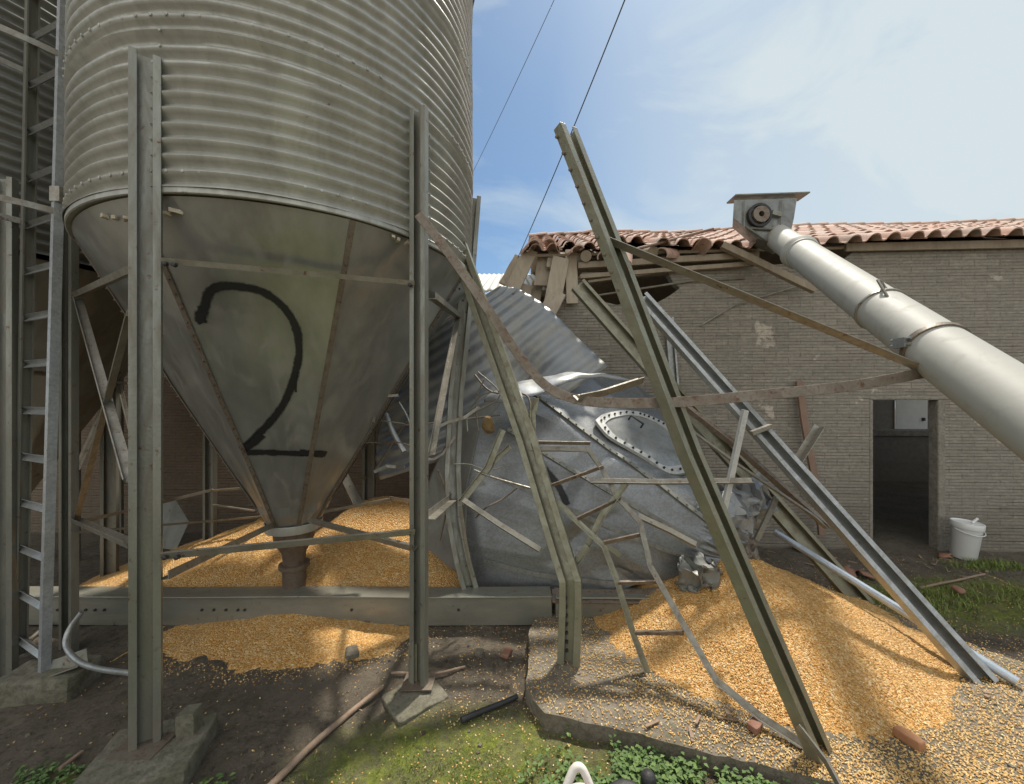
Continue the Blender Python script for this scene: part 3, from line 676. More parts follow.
mb = MB(); mb.sweep(channel_prof(.055, .03, .008, .004), [RLf(.1), RLf(2.3), RLf(5.2)], (.6, -.2, 0)); part("rail", mb, M_post, ld)
for i in range(18):
    z = .2 + i * .285; mb = MB(); mb.sweep(angle_prof(.036, .03, .004), [RR(z), RLf(z)], (-.3, -.7, .7)); part("rung", mb, M_bright, ld)
def hoop(z, label=None):
    mb = MB(); a, b = RR(z), RLf(z); c = (a + b) / 2; out = Vector((-.55, -.8, 0)).normalized(); pts = []
    for k in range(13):
        th = math.pi * k / 12; pts.append(c + (a - c) * math.cos(th) * 1.0 + out * .5 * math.sin(th))
    mb.sweep(flat_prof(.035, .006), pts, [Vector((0, 0, 1)).cross((pts[min(k + 1, 12)] - pts[max(k - 1, 0)])) for k in range(13)]); part("cage_hoop", mb, M_brace, ld, None, None, label)
for z in (2.80, 3.72, 4.7): hoop(z)
mb = MB(); mb.sweep(flat_prof(.04, .006), [RLf(2.7) + Vector((-.36, -.22, .0)), RLf(4.0) + Vector((-.33, -.22, 0)), RLf(5.0) + Vector((-.33, -.22, 0))], (-.6, -.8, 0)); part("cage_strap", mb, M_brace, ld)
mb = MB(); mb.box(W(74, 201, 2.30), (.2, .012, .09), Matrix.Rotation(R(6), 3, 'Y')); mb.box(W(60, 196, 2.27), (.06, .06, .09)); part("bracket", mb, M_brace, ld, None, .003)
mb = MB(); mb.sweep(angle_prof(.08, .07, .006), [W(40, 672, 2.25), W(88, 655, 2.3)], (0, -1, .2)); part("foot_bracket", mb, M_post, ld)
hp = spline([W(82, 612, 2.30), W(69, 630, 2.27), (W(66, 646, 2.22)), W(78, 661, 2.14), W(100, 669, 2.05), W(131, 673, 1.92)], 6)
mb = MB(); mb.tube(hp, .014, 10); solo("bent_pipe_hoop", mb, M_bright, "bent light grey pipe hoop curving between ladder foot and nearest post", "pipe", hp[0], None, 60)

# pale inclined casing made up to imitate strips of light behind the silo
mb = MB(); A, B = W(-12, 478, 3.95), W(140, 318, 3.95); mb.sweep([(-.10, -.1), (.10, -.1), (.10, .1), (-.10, .1)], [A, A.lerp(B, .5), B], (.3, -.9, .3))
cv = thing("lit_strip_casing", "pale inclined casing standing in for a strip of light behind the ladder", "conveyor", A)
part("casing", mb, M_panel, cv, None, .006)
mb = MB(); o_ = Vector((.10, -.10, -.07)); mb.sweep([(-.018, -.015), (.018, -.015), (.018, .015), (-.018, .015)], [A + o_, B + o_], (.3, -.9, .3)); part("flange", mb, M_dark, cv)
mb = MB()
for q in (.15, .5): p = A.lerp(B, q); mb.sweep(flat_prof(.05, .03), [p + Vector((0, .12, 0)), Vector((p.x, p.y + .12, 0))], (0, -1, 0))
part("support", mb, M_post, cv)
# a broken pale sheet lying behind
mb = MB(); mb.add([W(158, 500, 4.5), W(176, 500, 4.5), W(189, 522, 4.42), W(176, 550, 4.3), W(158, 548, 4.3)], [(0, 1, 2, 3, 4)])
o = solo("sheet_scrap", mb, M_corr_dark, "torn grey sheet scrap leaning at the shed wall behind the silo", "sheet metal", W(175, 550, 4.0)); o.modifiers.new("s", 'SOLIDIFY').thickness = .006

# ------------------------------------------------------------------ trough conveyor along the ground
tr = thing("trough_conveyor", "long steel trough conveyor lying along the ground under the silo spout", "conveyor", (-1.2, 2.98, 0))
TP = lambda w_, h_: [(-w_/2, 0), (w_/2, 0), (w_/2, h_ - .012), (w_/2 + .02, h_ - .012), (w_/2 + .02, h_), (-w_/2 - .02, h_), (-w_/2 - .02, h_ - .012), (-w_/2, h_ - .012)]
mb = MB(); xs = [-5.2, -3.5, -2.5, -1.5, -.6, .0, .30]; mb.sweep(TP(.12, .225), [Vector((x, 2.95, .012 + .004 * math.sin(x * 3))) for x in xs], (0, 0, 1)); t1 = part("trough", mb, M_trough, tr, None, .004)
bolts("bolt", [((x, 2.889, .13), (0, -1, 0)) for x in [-3.4 + .07 * i for i in range(5)] + [-2.32 + .09 * i for i in range(4)] + [-3.05, -2.0, -1.2, -.4]], .010, .006, M_dark, t1)
mb = MB(); mb.sweep(TP(.12, .2), [Vector((.33, 2.95, .03)), Vector((.7, 2.94, .035)), Vector((1.05, 2.90, .06)), Vector((1.3, 2.86, .10))], (0, 0, 1), [1, 1, .95, .6]); part("trough_end", mb, M_trough, tr, None, .004, "crushed trough end pushed under the corn")
mb = MB(); mb.sweep(flat_prof(.12, .010), [W(552, 596, 2.92), W(640, 597, 2.88), W(692, 588, 2.80)], (0, -.4, 1)); part("bent_cover", mb, M_rustbar, tr)

# ------------------------------------------------------------------ fallen silo
RC, AP = W(540, 486, 3.78), W(742, 556, 2.98); AX = (AP - RC).normalized()
E1 = AX.cross(Vector((0, 0, 1))).normalized(); E2 = E1.cross(AX).normalized()      # E1: roughly -Y (to the camera), E2: up
if E1.y > 0: E1 = -E1
LEN = (AP - RC).length; SQ1, SQ2 = .60, .95
_ctl = [W(*p) for p in ((476, 594, 3.16), (466, 545, 3.22), (468, 485, 3.33), (480, 430, 3.50), (505, 398, 3.68), (545, 383, 3.86), (590, 377, 4.02), (632, 382, 4.14), (662, 402, 4.22), (655, 455, 4.36), (610, 530, 4.36), (540, 585, 4.0), (476, 594, 3.16))]
_rim = _ctl
_rc = sum(_rim[:-1], Vector()) / (len(_rim) - 1)
_rf = random.Random(5)
_folds = [(.52 * i + _rf.uniform(-.2, .2), _rf.uniform(.15, .8), _rf.uniform(-.5, 3.6), _rf.uniform(.3, .7), _rf.choice((-.03, .035, .05)), _rf.uniform(.08, .2)) for i in range(13)]
def rim_at(phi):
    q = (phi / (2 * math.pi)) % 1.0 * (len(_ctl) - 1); i = int(q); return _ctl[i].lerp(_ctl[min(i + 1, len(_ctl) - 1)], q - i)
def fh_pt(phi, t, off=0):
    rim = rim_at(phi); d = rim - _rc; d = d - AX * d.dot(AX); d.normalize()
    q = Vector((math.cos(phi) * 1.5, math.sin(phi) * 1.5, t * 2.2)); n = noise.noise(q) * .012 
    for f0, t0, an, ln_, am, wd in _folds:
        df = (phi - f0 + math.pi) % (2 * math.pi) - math.pi; x_, y_ = df * .9, (t - t0) * 1.9; al = x_ * math.cos(an) + y_ * math.sin(an); ac = abs(-x_ * math.sin(an) + y_ * math.cos(an))
        if abs(al) < ln_ and ac < wd: n -= am * (1 - ac / wd) * (1 - (al / ln_) ** 2)
    if t > .82: n += (t - .82) * .5 * noise.noise(q * 6)
    if t >= 0: p = rim.lerp(AP + d * .17, t) + d * (math.sin(t * math.pi) * .045)
    else: p = rim + AX * (LEN * t) - d * .05 * (t / .25)
    p = p + d * (n * (1 if t >= 0 else .7) + off)
    if p.z < .05: p.z = .05 - (.05 - p.z) * .03
    return p
fs_ = thing("fallen_silo", "collapsed silo lying on its side with crushed hopper and bolted hatch", "silo", (.6, 3.2, 0))
def fmesh(t0, t1, nu, nv, corr=0):
    mb = MB()
    for j in range(nv + 1):
        t = t0 + (t1 - t0) * j / nv
        for i in range(nu): mb.v.append(fh_pt(2 * math.pi * i / nu, t, corr * math.cos(2 * math.pi * t * LEN / PIT)))
    mb.f = [(j * nu + i, j * nu + (i + 1) % nu, (j + 1) * nu + (i + 1) % nu, (j + 1) * nu + i) for j in range(nv) for i in range(nu)]
    return mb
fm = fmesh(0, 1, 264, 120); fhp = part("hopper", fm, M_hop_fall, fs_, 12); fbv = bvh_of(fm)
sm = MB()
for line in (((531, 392), (590, 436), (651, 479), (722, 533)), ((508, 430), (560, 463), (622, 499), (700, 543)), ((500, 478), (582, 515), (640, 540), (705, 562)), ((484, 560), (540, 574), (620, 584))):
    P = [cast(fbv, q.x, q.y) for q in spline([Vector((x, y, 0)) for x, y in line], 9)]; P = [p for p in P if p[0] is not None]
    if len(P) < 3: continue
    hs = [n for p, n in P]; sm.sweep(flat_prof(.034, .024), [p + n * .008 for p, n in P], hs)
    for p, n in P[1:-1]: sm.lathe([(.008, 0), (.008, .01)], p + n * .02, 6, n, True)
part("seam", sm, M_corr_dark, fhp)
lr = MB(); lr.grid(lambda u, v: fh_pt(-.28 + 2.3 * u, -.002 - .26 * v * (1 - .75 * max(0, u - .45) / .55)), 60, 24)
o = part("lower_ring", lr, M_corr_dark, fs_, 70); o.modifiers.new("s", 'SOLIDIFY').thickness = .006
# hatch
loop = [(596, 425), (603, 419), (615, 415), (628, 413), (643, 416), (662, 426), (680, 442), (690, 458), (688, 470), (676, 473), (660, 468), (643, 458), (626, 449), (608, 439)]
HP = []
for q in spline([Vector((x, y, 0)) for x, y in loop + [loop[0]]], 4)[:-1]:
    h, n = cast(fbv, q.x, q.y)
    if h is not None: HP.append((h, n))
hc = sum((p for p, n in HP), Vector()) / len(HP); hn = sum((n for p, n in HP), Vector()).normalized()
fl = MB(); proj = lambda p, k, o: hc + ((p - hc) - hn * (p - hc).dot(hn)) * k + hn * o
m_ = max((p - hc).dot(hn) for p, n in HP) + .006
n_ = len(HP); vsl = []
for k, o in ((1.06, m_ - .03), (1.06, m_), (.86, m_ + .002), (.86, m_ - .008)): vsl += [proj(p, k, o) for p, n in HP]
fl.add(vsl, [(r_ * n_ + i, r_ * n_ + (i + 1) % n_, (r_ + 1) * n_ + (i + 1) % n_, (r_ + 1) * n_ + i) for r_ in range(3) for i in range(n_)])
hr = part("hatch_ring", fl, M_hatch, fhp, 30)
hd = MB(); hd.add([proj(p, .86, m_ - .008) for p, n in HP], [tuple(range(n_))]); part("hatch", hd, M_bright, fhp)
bl = []; acc = 0
for i in range(n_):
    a, b = proj(HP[i][0], .96, m_ + .002), proj(HP[(i + 1) % n_][0], .96, m_ + .002); acc += (b - a).length
    if acc > .045: acc = 0; bl.append((a, hn))
bolts("hatch_bolt", bl, .010, .012, M_dark, fhp)
h1 = hc + hn * m_ + W(622, 426, hc.y) - W(640, 442, hc.y); h2 = h1 + W(634, 434, hc.y) - W(622, 426, hc.y)
mb = MB(); mb.tube([h1 + hn * .02, h1 + hn * .07, h2 + hn * .07, h2 + hn * .02], .009, 8); part("hatch_handle", mb, M_dark, fhp, 50)
part("dark_mark", ribbon(fbv, [(538, 462), (548, 473), (557, 484), (563, 495), (567, 505)], .075, 6, .008), M_paint, fhp, fixn=False)  # dark diagonal streak on the fallen hopper
# rim flange peeled open along the top
pts_top = [(486, 398, 3.35), (505, 386, 3.4), (530, 380, 3.45), (560, 374, 3.5), (590, 372, 3.5), (615, 375, 3.5), (632, 382, 3.5)]
pts_bot = [(484, 402, 3.33), (505, 401, 3.2), (530, 397, 3.2), (556, 386, 3.28), (586, 378, 3.4), (612, 379, 3.45), (632, 383.5, 3.49)]
mb = MB(); T = spline([W(*p) for p in pts_top], 5); Bt = spline([W(*p) for p in pts_bot], 5)
mb.grid(lambda u, v: T[round(u * (len(T) - 1))].lerp(Bt[round(u * (len(T) - 1))], v) + Vector((0, -.015, .012)) * math.sin(v * math.pi), len(T) - 1, 6)
for v_ in mb.v: v_ += noise.noise_vector(v_ * 7) * .02
o = part("rim_flange", mb, M_sheet_fall, fs_, 60); o.modifiers.new("s", 'SOLIDIFY').thickness = .008
# corrugated body sheet torn off and standing behind
edge_r = spline([W(500, 286, 4.15), W(520, 290, 4.1), W(548, 308, 4.0), W(578, 338, 3.9), W(608, 366, 3.8)], 12)
edge_l = spline([W(398, 350, 4.2), W(390, 380, 4.1), W(382, 420, 3.95), W(376, 455, 3.8), W(380, 480, 3.7)], 12)
def sheet(u, v):
    i = v * (len(edge_r) - 1); a = min(int(i), len(edge_r) - 2); f_ = i - a
    r_ = edge_r[a].lerp(edge_r[a + 1], f_); l_ = edge_l[a].lerp(edge_l[a + 1], f_)
    p = l_.lerp(r_, u); b = math.sin(u * math.pi) * (.03 + .10 * v); p += Vector((0, -.10 * math.sin(u * math.pi), -b))
    dent = .10 * math.exp(-((u - .72) / .10) ** 2 - ((v - .72) / .13) ** 2)
    k = .0085 * math.cos(2 * math.pi * v * 11.5 + 1.2 * noise.noise(Vector((u * 3, v * 2, 0))))
    return p + Vector((-.1, -1, .15)) * (k + noise.noise(Vector((u * 3, v * 3, 5))) * .02 * (1 - u * .8)) + Vector((0, dent, -dent * .5))
mb = MB(); mb.grid(sheet, 60, 150); o = part("body_sheet", mb, M_sheet_fall, fs_, 80); o.modifiers.new("s", 'SOLIDIFY').thickness = .004
# crumpled spout end and torn sheets
def crumple(cx, cy, Y, sx, sy, seed, amp=.09):
    mb = MB()
    def fn(u, v):
        p = W(cx + (u - .5) * sx, cy + (v - .5) * sy, Y); q = Vector((u * 4 + seed, v * 4, seed))
        return p + noise.noise_vector(q) * amp + noise.noise_vector(q * 2.3) * amp * .5 + Vector((0, -.12 * math.sin(u * 3.1) * math.sin(v * 3.1), 0))
    mb.grid(fn, 22, 22); return mb
for i, a in enumerate(((722, 525, 3.05, 62, 60, 2), (745, 505, 3.2, 50, 50, 9), (700, 575, 2.80, 40, 34, 4), (735, 550, 2.95, 40, 34, 6))):
    mb = crumple(*a); o = part("crumpled_sheet", mb, M_corr_dark if i == 2 else M_sheet_fall if i < 2 else M_rustbar, fs_, 30); o.modifiers.new("s", 'SOLIDIFY').thickness = .004
mb = MB(); rough_block(mb, W(488, 425, 3.1), (.11, .09, .14), .3, .03, 9, 3, 2.4); part("straw_lump", mb, M_nest, fs_, 60)
# torn side panels at the open end and the panel strip behind the long post
mb = MB(); q = [W(500, 300, 4.4), W(470, 262, 4.5)]
mb = MB(); mb.grid(lambda u, v: W(676 + u * 70 + v * 8, 455 + u * 66 - v * 14 * (1 - u), 3.1 - v * .02 + .03 * math.sin(v * 3)), 12, 5)
o = part("bent_panel", mb, M_hop_fall, fs_, 60); o.modifiers.new("s", 'SOLIDIFY').thickness = .005

def bar(name, pts, prof, mat, label, cat, hint=(0, -1, .2), group=None, holes=None):
    mb = MB(); mb.sweep(prof, pts, hint); o = solo(name, mb, mat, label, cat, pts[-1], group, None, .0015); return o
# legs of the fallen silo, each torn loose
pA = thing("buckled_post", "thick steel post bent at a knee standing on the concrete pad", "post", (.35, 2.40, .08))
mb = MB(); mb.sweep(channel_prof(.138, .05, .042), [W(450, 222, 3.02), W(489, 330, 2.9), W(528, 440, 2.72), W(560, 545, 2.52), W(571, 580, 2.45), W(571, 610, 2.43), W(569, 662, 2.395)], (-.25, -.95, .05)); sA = part("channel", mb, M_postB, pA, None, .002)
bolts("bolt", [(W(449, 222, 2.965).lerp(W(478, 318, 2.845), i / 8.5) + Vector((-.072, 0, 0)), (-.25, -.95, 0)) for i in range(9)], .008, .005, M_dark, sA)
bolts("bolt", [(W(566, 598, 2.425).lerp(W(567, 650, 2.40), i / 6), (-.25, -.95, 0)) for i in range(7)], .009, .012, M_dark, sA)
pB = thing("leaning_post", "longest leaning steel post rising from the corn heap into the sky", "post", (1.40, 1.79, .08))
b0, bt = W(815, 752, 1.787), W(562, 133, 2.10)
mid = b0.lerp(bt, .45) + Vector((-.03, 0, -.03)); mid2 = b0.lerp(bt, .75) + Vector((-.01, 0, -.01))
mb = MB(); mb.sweep(channel_prof(.135, .055, .040), [b0 - Vector((0, 0, .02)), b0.lerp(bt, .2) + Vector((-.02, 0, -.015)), mid, mid2, bt], (.58, -.76, .2)); sB = part("channel", mb, M_postB, pB, None, .002)
mb = MB(); dd = (bt - b0).normalized(); sdv = Vector((.58, -.76, .2)).cross(dd).normalized()
sg = 1 if sdv.x > 0 else -1
bolts("bolt", [(bt.lerp(b0, .015 + i * .03) - sdv * sg * .067 + Vector((.58, -.76, .2)).normalized() * .008, -sdv * sg) for i in range(10)], .009, .014, M_rustbar, sB)
pC = thing("leaning_post", "galvanised post slanting across the wall past the doorway to the lower right", "post", (2.74, 2.26, .02))
c0, ct = W(981, 684, 2.25), W(640, 299, 3.6)
mb = MB(); mb.sweep(channel_prof(.13, .06, .034), [c0, c0.lerp(ct, .5) + Vector((0, 0, .0)), ct], (-.15, -.8, .55)); part("channel", mb, M_bright, pC, None, .002)  # paler steel puts the sunlight on the lips into the colour
mb = MB(); mb.box(c0.lerp(ct, .54) + Vector((-.02, -.06, .03)), (.16, .05, .03), Matrix.Rotation(R(-20), 3, 'Y')); mb.sweep(angle_prof(.05, .05), [W(792, 466, 2.9), W(817, 426, 2.95)], (0, -1, .2)); part("bracket", mb, M_brace, pC)
mb = MB(); mb.sweep(channel_prof(.15, .06, .03), [W(577, 286, 3.72), W(640, 357, 3.62), W(765, 497, 3.4), W(862, 606, 3.2)], (-.3, -.8, .5)); o = solo("leaning_post", mb, M_postB, "dark slanting steel post lying behind the longest leaning post", "post", W(862, 606, 3.2), None, None, .002)

# auger tube
AU0, AU1 = Vector((2.88, 4.22, 3.50)), Vector((1.99, 1.50, 1.66)); ad_ = (AU1 - AU0).normalized(); AUE = AU0 + ad_ * 6.2
au = thing("grain_auger", "big cream auger tube slanting from the roof down past the right edge", "auger", AUE)
at = lambda t: AU0 + ad_ * t
mb = MB(); mb.tube([at(.0), at(.80)], .118, 40); part("tube", mb, M_auger, au, 40)
mb = MB(); mb.tube([at(.80), at(3.0), at(6.1)], .124, 48); part("tube", mb, M_auger, au, 40)
def band(t, r_, wd, mat, nm, par):
    mb = MB(); mb.lathe([(r_, -wd / 2), (r_ + .008, -wd / 2 + .003), (r_ + .008, wd / 2 - .003), (r_, wd / 2)], at(t), 48, ad_); return part(nm, mb, mat, par, 40)
mb = MB(); mb.lathe([(.12, -.05), (.148, -.045), (.148, .0), (.134, .02), (.134, .05), (.124, .055)], at(.80), 48, ad_); part("collar", mb, M_auger, au, 40)
band(2.30, .125, .02, M_brace, "strap", au)
mb = MB(); c = at(2.30) + Vector((-.05, -.02, .14)); mb.tube([c + Vector((-.03, -.1, -.09)), c + Vector((-.01, -.02, .03)), c + Vector((.03, .0, .03)), c + Vector((.04, -.02, -.02))], .008, 6); part("strap_hook", mb, M_brace, au)
tb = 2.84; cl = band(tb, .125, .035, M_seam, "clamp", au)
side = ad_.cross(Vector((0, 0, 1))).normalized(); side = side if side.x < 0 else -side
mb = MB(); p = at(tb) + side * .135 + Vector((0, 0, .03)); mb.box(p, (.03, .06, .05)); mb.tube([p + Vector((0, -.05, .02)), p + Vector((0, .05, .02))], .008, 6); mb.tube([p + Vector((0, -.05, -.01)), p + Vector((0, .05, -.01))], .008, 6); part("clamp_bolt", mb, M_bright, cl)
mb = MB(); mb.box(at(6.1), (.5, .5, .42)); mb.box(at(6.15) + Vector((0, 0, .23)), (.62, .62, .05)); part("intake_box", mb, M_auger, au, None, .01)
# drive head: housing, lid and pulley
hd_ = thing("drive_head", "grey boxy auger head with round pulley above the tile roof", "machine", W(768, 230, 4.3))
def hx(px, py, Y=4.22): return W(px, py, Y)
prof = [(734, 200), (797, 198), (794, 218), (790, 236), (776, 246), (757, 238), (733, 218)]
mb = MB(); front = [hx(x, y, 4.12) for x, y in prof]; backp = [hx(x, y, 4.12) + Vector((.13, .24, 0)) for x, y in prof]; nn = len(prof)
mb.add(front + backp, [tuple(range(nn)), tuple(reversed(range(nn, 2 * nn)))] + [(i, nn + i, nn + (i + 1) % nn, (i + 1) % nn) for i in range(nn)])
part("housing", mb, metal("housing_steel", (.26, .27, .26), (.18, .19, .18), (.13, .11, .09), .5, .3, (.4, .6), 8, None, .2), hd_, None, .004)
mb = MB(); mb.sweep([(-.09, -.008), (.09, -.008), (.09, .008), (-.09, .008)], [hx(731, 199, 4.22), hx(804, 196.5, 4.22)], (0, 0, 1)); part("lid", mb, M_post, hd_, None, .003)
pc = hx(760, 215, 4.08); mb = MB(); mb.lathe([(.03, -.05), (.03, .03), (.085, .03), (.085, -.02), (.075, -.03), (.03, -.03), (.02, -.05)], pc, 32, (0, -1, 0)); pl_ = part("pulley", mb, M_rustbar, hd_, 40)
mb = MB(); mb.lathe([(.125, -.03), (.125, .01), (.10, .012), (.10, -.03)], pc, 32, (0, -1, 0)); part("guard_ring", mb, M_dark, hd_, 40)
mb = MB(); mb.box(hx(776, 214, 4.10), (.10, .05, .05), Matrix.Rotation(R(15), 3, 'Y')); mb.tube([hx(750, 228, 4.10), hx(790, 230, 4.10)], .014, 8); mb.tube([hx(745, 226, 4.1), hx(772, 244, 4.1)], .012, 8); mb.tube([hx(745, 200, 4.1), hx(744, 228, 4.1)], .006, 6); mb.tube([hx(782, 200, 4.1), hx(780, 232, 4.1)], .006, 6); part("frame_bar", mb, M_post, hd_)

clampP = at(tb) + side * .10 + Vector((0, -.04, -.115))
bar("steel_strut", [W(596, 236, 2.03), clampP + Vector((-.03, -.01, .02))], angle_prof(.05, .045), M_brace, "long straight angle strut from the longest post to the auger clamp", "strut", (0, -1, .5))
fb_pts = spline([W(418, 214, 2.2), W(450, 255, 2.2), W(485, 305, 2.2), W(518, 354, 2.2), W(545, 385, 2.18), W(575, 399, 2.12), W(615, 403, 2.0), W(680, 402, 1.93), W(760, 395, 1.9), W(850, 386, 1.9), clampP + Vector((0, -.02, -.015))], 5)
bar("bent_flat_bar", fb_pts, flat_prof(.052, .008), M_rustbar, "long rusty flat bar curving from the right silo post to the auger clamp", "bar", (0, -1, .12))
bar("bent_angle", [W(575, 399, 2.10), W(600, 394, 2.2), W(640, 381, 2.3)], angle_prof(.05, .05), M_brace, "short bent angle piece lying on the curve of the rusty bar", "angle iron", (0, -.7, .7))

# ladder of the fallen silo, twisted
tlad = thing("twisted_ladder", "twisted wrecked ladder hanging over the fallen hopper onto the corn", "ladder", W(650, 684, 2.35))
r1 = spline([W(530, 449, 2.72), W(560, 449, 2.72), W(588, 450, 2.7), W(602, 469, 2.68), W(618, 498, 2.6), W(640, 522, 2.5), W(650, 566, 2.42), W(682, 622, 2.25), W(716, 680, 2.05), W(760, 716, 1.93), W(803, 744, 1.80)], 1)
r2 = spline([W(533, 410, 2.75), W(534, 445, 2.72), W(544, 488, 2.66), W(562, 506, 2.62), W(578, 522, 2.58), W(604, 546, 2.5), W(616, 578, 2.44), W(633, 633, 2.36), W(652, 684, 2.28)], 1)
mb = MB(); mb.sweep(angle_prof(.036, .036, .005), r1, (-.2, -.9, .3)); part("rail", mb, M_brace, tlad)
mb = MB(); mb.sweep(angle_prof(.036, .036, .005), r2, (-.2, -.9, .3)); part("rail", mb, M_postB, tlad)
for a, b in (((533, 443, 2.72), (590, 444, 2.7)), ((545, 488, 2.66), (603, 467, 2.68)), ((577, 519, 2.58), (620, 499, 2.6)), ((604, 543, 2.5), (640, 535, 2.48)), ((618, 583, 2.44), (656, 582, 2.4)), ((636, 633, 2.36), (684, 633, 2.22))):
    mb = MB(); mb.sweep(angle_prof(.03, .028, .005), [W(*a), W(*b)], (0, -.5, .9)); part("rung", mb, M_rustbar, tlad)

# loose bars in the wreck
wreck = [
 ("steel_bar", [(745, 410, 2.55), (720, 526, 2.55)], .062, M_hatch, "bright short angle bar standing upright against the longest leaning post"),  # pale colour stands in for sunlight on this bar
 ("steel_bar", [(590, 481, 2.62), (660, 482, 2.6), (752, 481, 2.5)], .05, M_brace, "level grey bar crossing behind the longest post at mid height"),
 ("steel_bar", [(675, 419, 3.0), (735, 463, 2.95), (812, 515, 2.9), (826, 527, 2.9)], .04, M_brace, "thin pale bar running down beside the bright slanting post"),
 ("steel_bar", [(670, 395, 3.2), (735, 445, 3.1), (800, 503, 3.0), (826, 525, 2.95)], .10, M_rustbar, "broad brown bar lying under the bright slanting post"),
 ("steel_bar", [(636, 291, 2.8), (650, 345, 2.75), (664, 392, 2.7)], .032, M_brace, "thin bar poking up between the two leaning posts near the roof hole"),
 ("steel_bar", [(582, 556, 2.55), (602, 515, 2.58), (627, 482, 2.6)], .05, M_postB, "short olive bar propped behind the twisted ladder"),
 ("steel_bar", [(574, 564, 2.5), (588, 546, 2.5)], .055, M_postB, "stubby olive bar end beside the knee of the buckled post"),
 ("steel_bar", [(638, 516, 2.6), (668, 530, 2.55), (696, 545, 2.5)], .055, M_brace, "pale angle piece tucked behind the foot half of the longest post"),
 ("steel_bar", [(463, 500, 2.75), (500, 525, 2.68), (540, 550, 2.62)], .05, M_brace, "straight pale bar sloping across the hopper left of the buckled post"),
 ("steel_bar", [(503, 430, 2.95), (488, 468, 2.9), (461, 503, 2.85)], .06, M_postB, "olive bar sloping down left from behind the buckled post"),
 ("steel_bar", [(510, 447, 3.0), (494, 462, 2.95), (484, 476, 2.93)], .045, M_postB, "shorter olive bar just right of the sloping olive one"),
 ("steel_bar", [(460, 505, 2.9), (465, 540, 2.9), (472, 575, 2.9)], .035, M_brace, "narrow bar standing along the foot of the bent silo leg"),
 ("steel_bar", [(771, 550, 2.95), (757, 578, 2.95), (750, 596, 2.95), ], .05, M_rustbar, "short dark bar end stuck into the corn heap top"),
 ("steel_bar", [(776, 498, 3.1), (762, 528, 3.0), (756, 540, 3.0)], .06, M_brace, "small angle stub rising from the crumpled spout"),
 ("steel_bar", [(536, 398, 2.8), (534, 412, 2.8), (524, 420, 2.8), (523, 440, 2.78)], .06, M_postB, "hooked bracket end beside the top of the twisted ladder"),
]
for nm, pts, w_, mt, lb in wreck[:12] + wreck[13:]:
    bar(nm, [W(*p) for p in pts], angle_prof(w_ * .8, w_ * .55), mt, lb, "bar", (.1, -.85, .5))
bar("bent_rod", spline([W(604, 545, 2.5), W(611, 549, 2.5), W(620, 556, 2.5)], 3), flat_prof(.03, .006), M_postB, "tiny bent strip at the twist of the fallen ladder", "strip")
rods = [([(386, 414, 3.2), (392, 430, 3.15), (404, 452, 3.1)], .022, M_bright, "thick pale curved tube left of the right front post"),
        ([(399, 402, 3.2), (408, 418, 3.2), (414, 440, 3.2)], .008, M_bright, "thin bright rod left of the right front post"),
        ([(392, 423, 3.3), (414, 425, 3.3), (500, 415, 3.2)], .007, M_rustbar, "rusty rod running level behind the silo leg"),
        ([(440, 425, 3.25), (475, 412, 3.2), (500, 395, 3.15), (478, 372, 3.2)], .007, M_brace, "looped wire rod above the bent silo leg"),
        ([(475, 375, 3.3), (492, 392, 3.2), (526, 395, 3.1), (529, 420, 3.0), (520, 440, 3.0)], .008, M_rustbar, "long drooping rod over the peeled rim flange"),
        ([(478, 430, 3.05), (476, 400, 3.1), (484, 380, 3.15)], .006, M_rustbar, "upright thin rod beside the straw lump"),
        ([(474, 470, 2.9), (495, 478, 2.85), (530, 488, 2.8)], .008, M_brace, "short wavy rod resting on the hopper behind the buckled post"),
        ([(438, 470, 3.2), (447, 500, 3.2), (440, 540, 3.2)], .008, M_rustbar, "dark rod hanging down right of the front silo post"),
        ([(375, 470, 3.6), (385, 455, 3.6), (412, 412, 3.5)], .01, M_brace, "grey rod slanting up left of the front silo post")]
for pts, r_, mt, lb in rods:
    P = spline([W(*p) for p in pts], 6); mb = MB(); mb.tube(P, r_, 7); solo("steel_rod", mb, mt, lb, "rod", P[-1], None, 60)
rg = random.Random(12)
for i in range(9):
    x, y = rg.uniform(395, 520), rg.uniform(395, 500); Y = rg.uniform(2.95, 3.2); P = [(x, y, Y)]
    a = rg.uniform(0, 6.3)
    for k in range(3): a += rg.uniform(-.9, .9); x += math.cos(a) * rg.uniform(8, 26); y += math.sin(a) * rg.uniform(8, 22); P.append((x, y, Y + rg.uniform(-.08, .08)))
    mb = MB(); Q = [W(*p) for p in P]
    if i % 2: mb.sweep(flat_prof(rg.uniform(.015, .03), .005), Q, (.2, -.9, .3))
    else: Q = spline(Q, 5); mb.tube(Q, rg.uniform(.004, .008), 6)
    solo("steel_rod", mb, rg.choice([M_brace, M_rustbar, M_postB]), "thin bent rod or strip in the tangle between silo leg and buckled post", "rod", Q[0], "thin rods tangled in the wreck")
mb = MB(); P = [W(775, 532, 3.30), W(1017, 682, 2.18)]; mb.tube([P[0], P[0].lerp(P[1], .5), P[1]], .027, 16); solo("water_pipe", mb, M_blue, "straight blue grey pipe lying over the ground behind the slanting post", "pipe", P[1], None, 50)
bar("thin_bar", [W(798, 726, 1.72), W(826, 762, 1.62), W(848, 802, 1.52)], angle_prof(.03, .03), M_brace, "slim bar end lying at the foot of the longest leaning post", "bar", (0, -.3, .95))
bar("steel_plate", [W(611, 677, 2.36), W(645, 658, 2.4)], flat_prof(.05, .006), M_brace, "small flat steel strip on the pad beside the ladder foot", "plate", (0, -.3, .95))
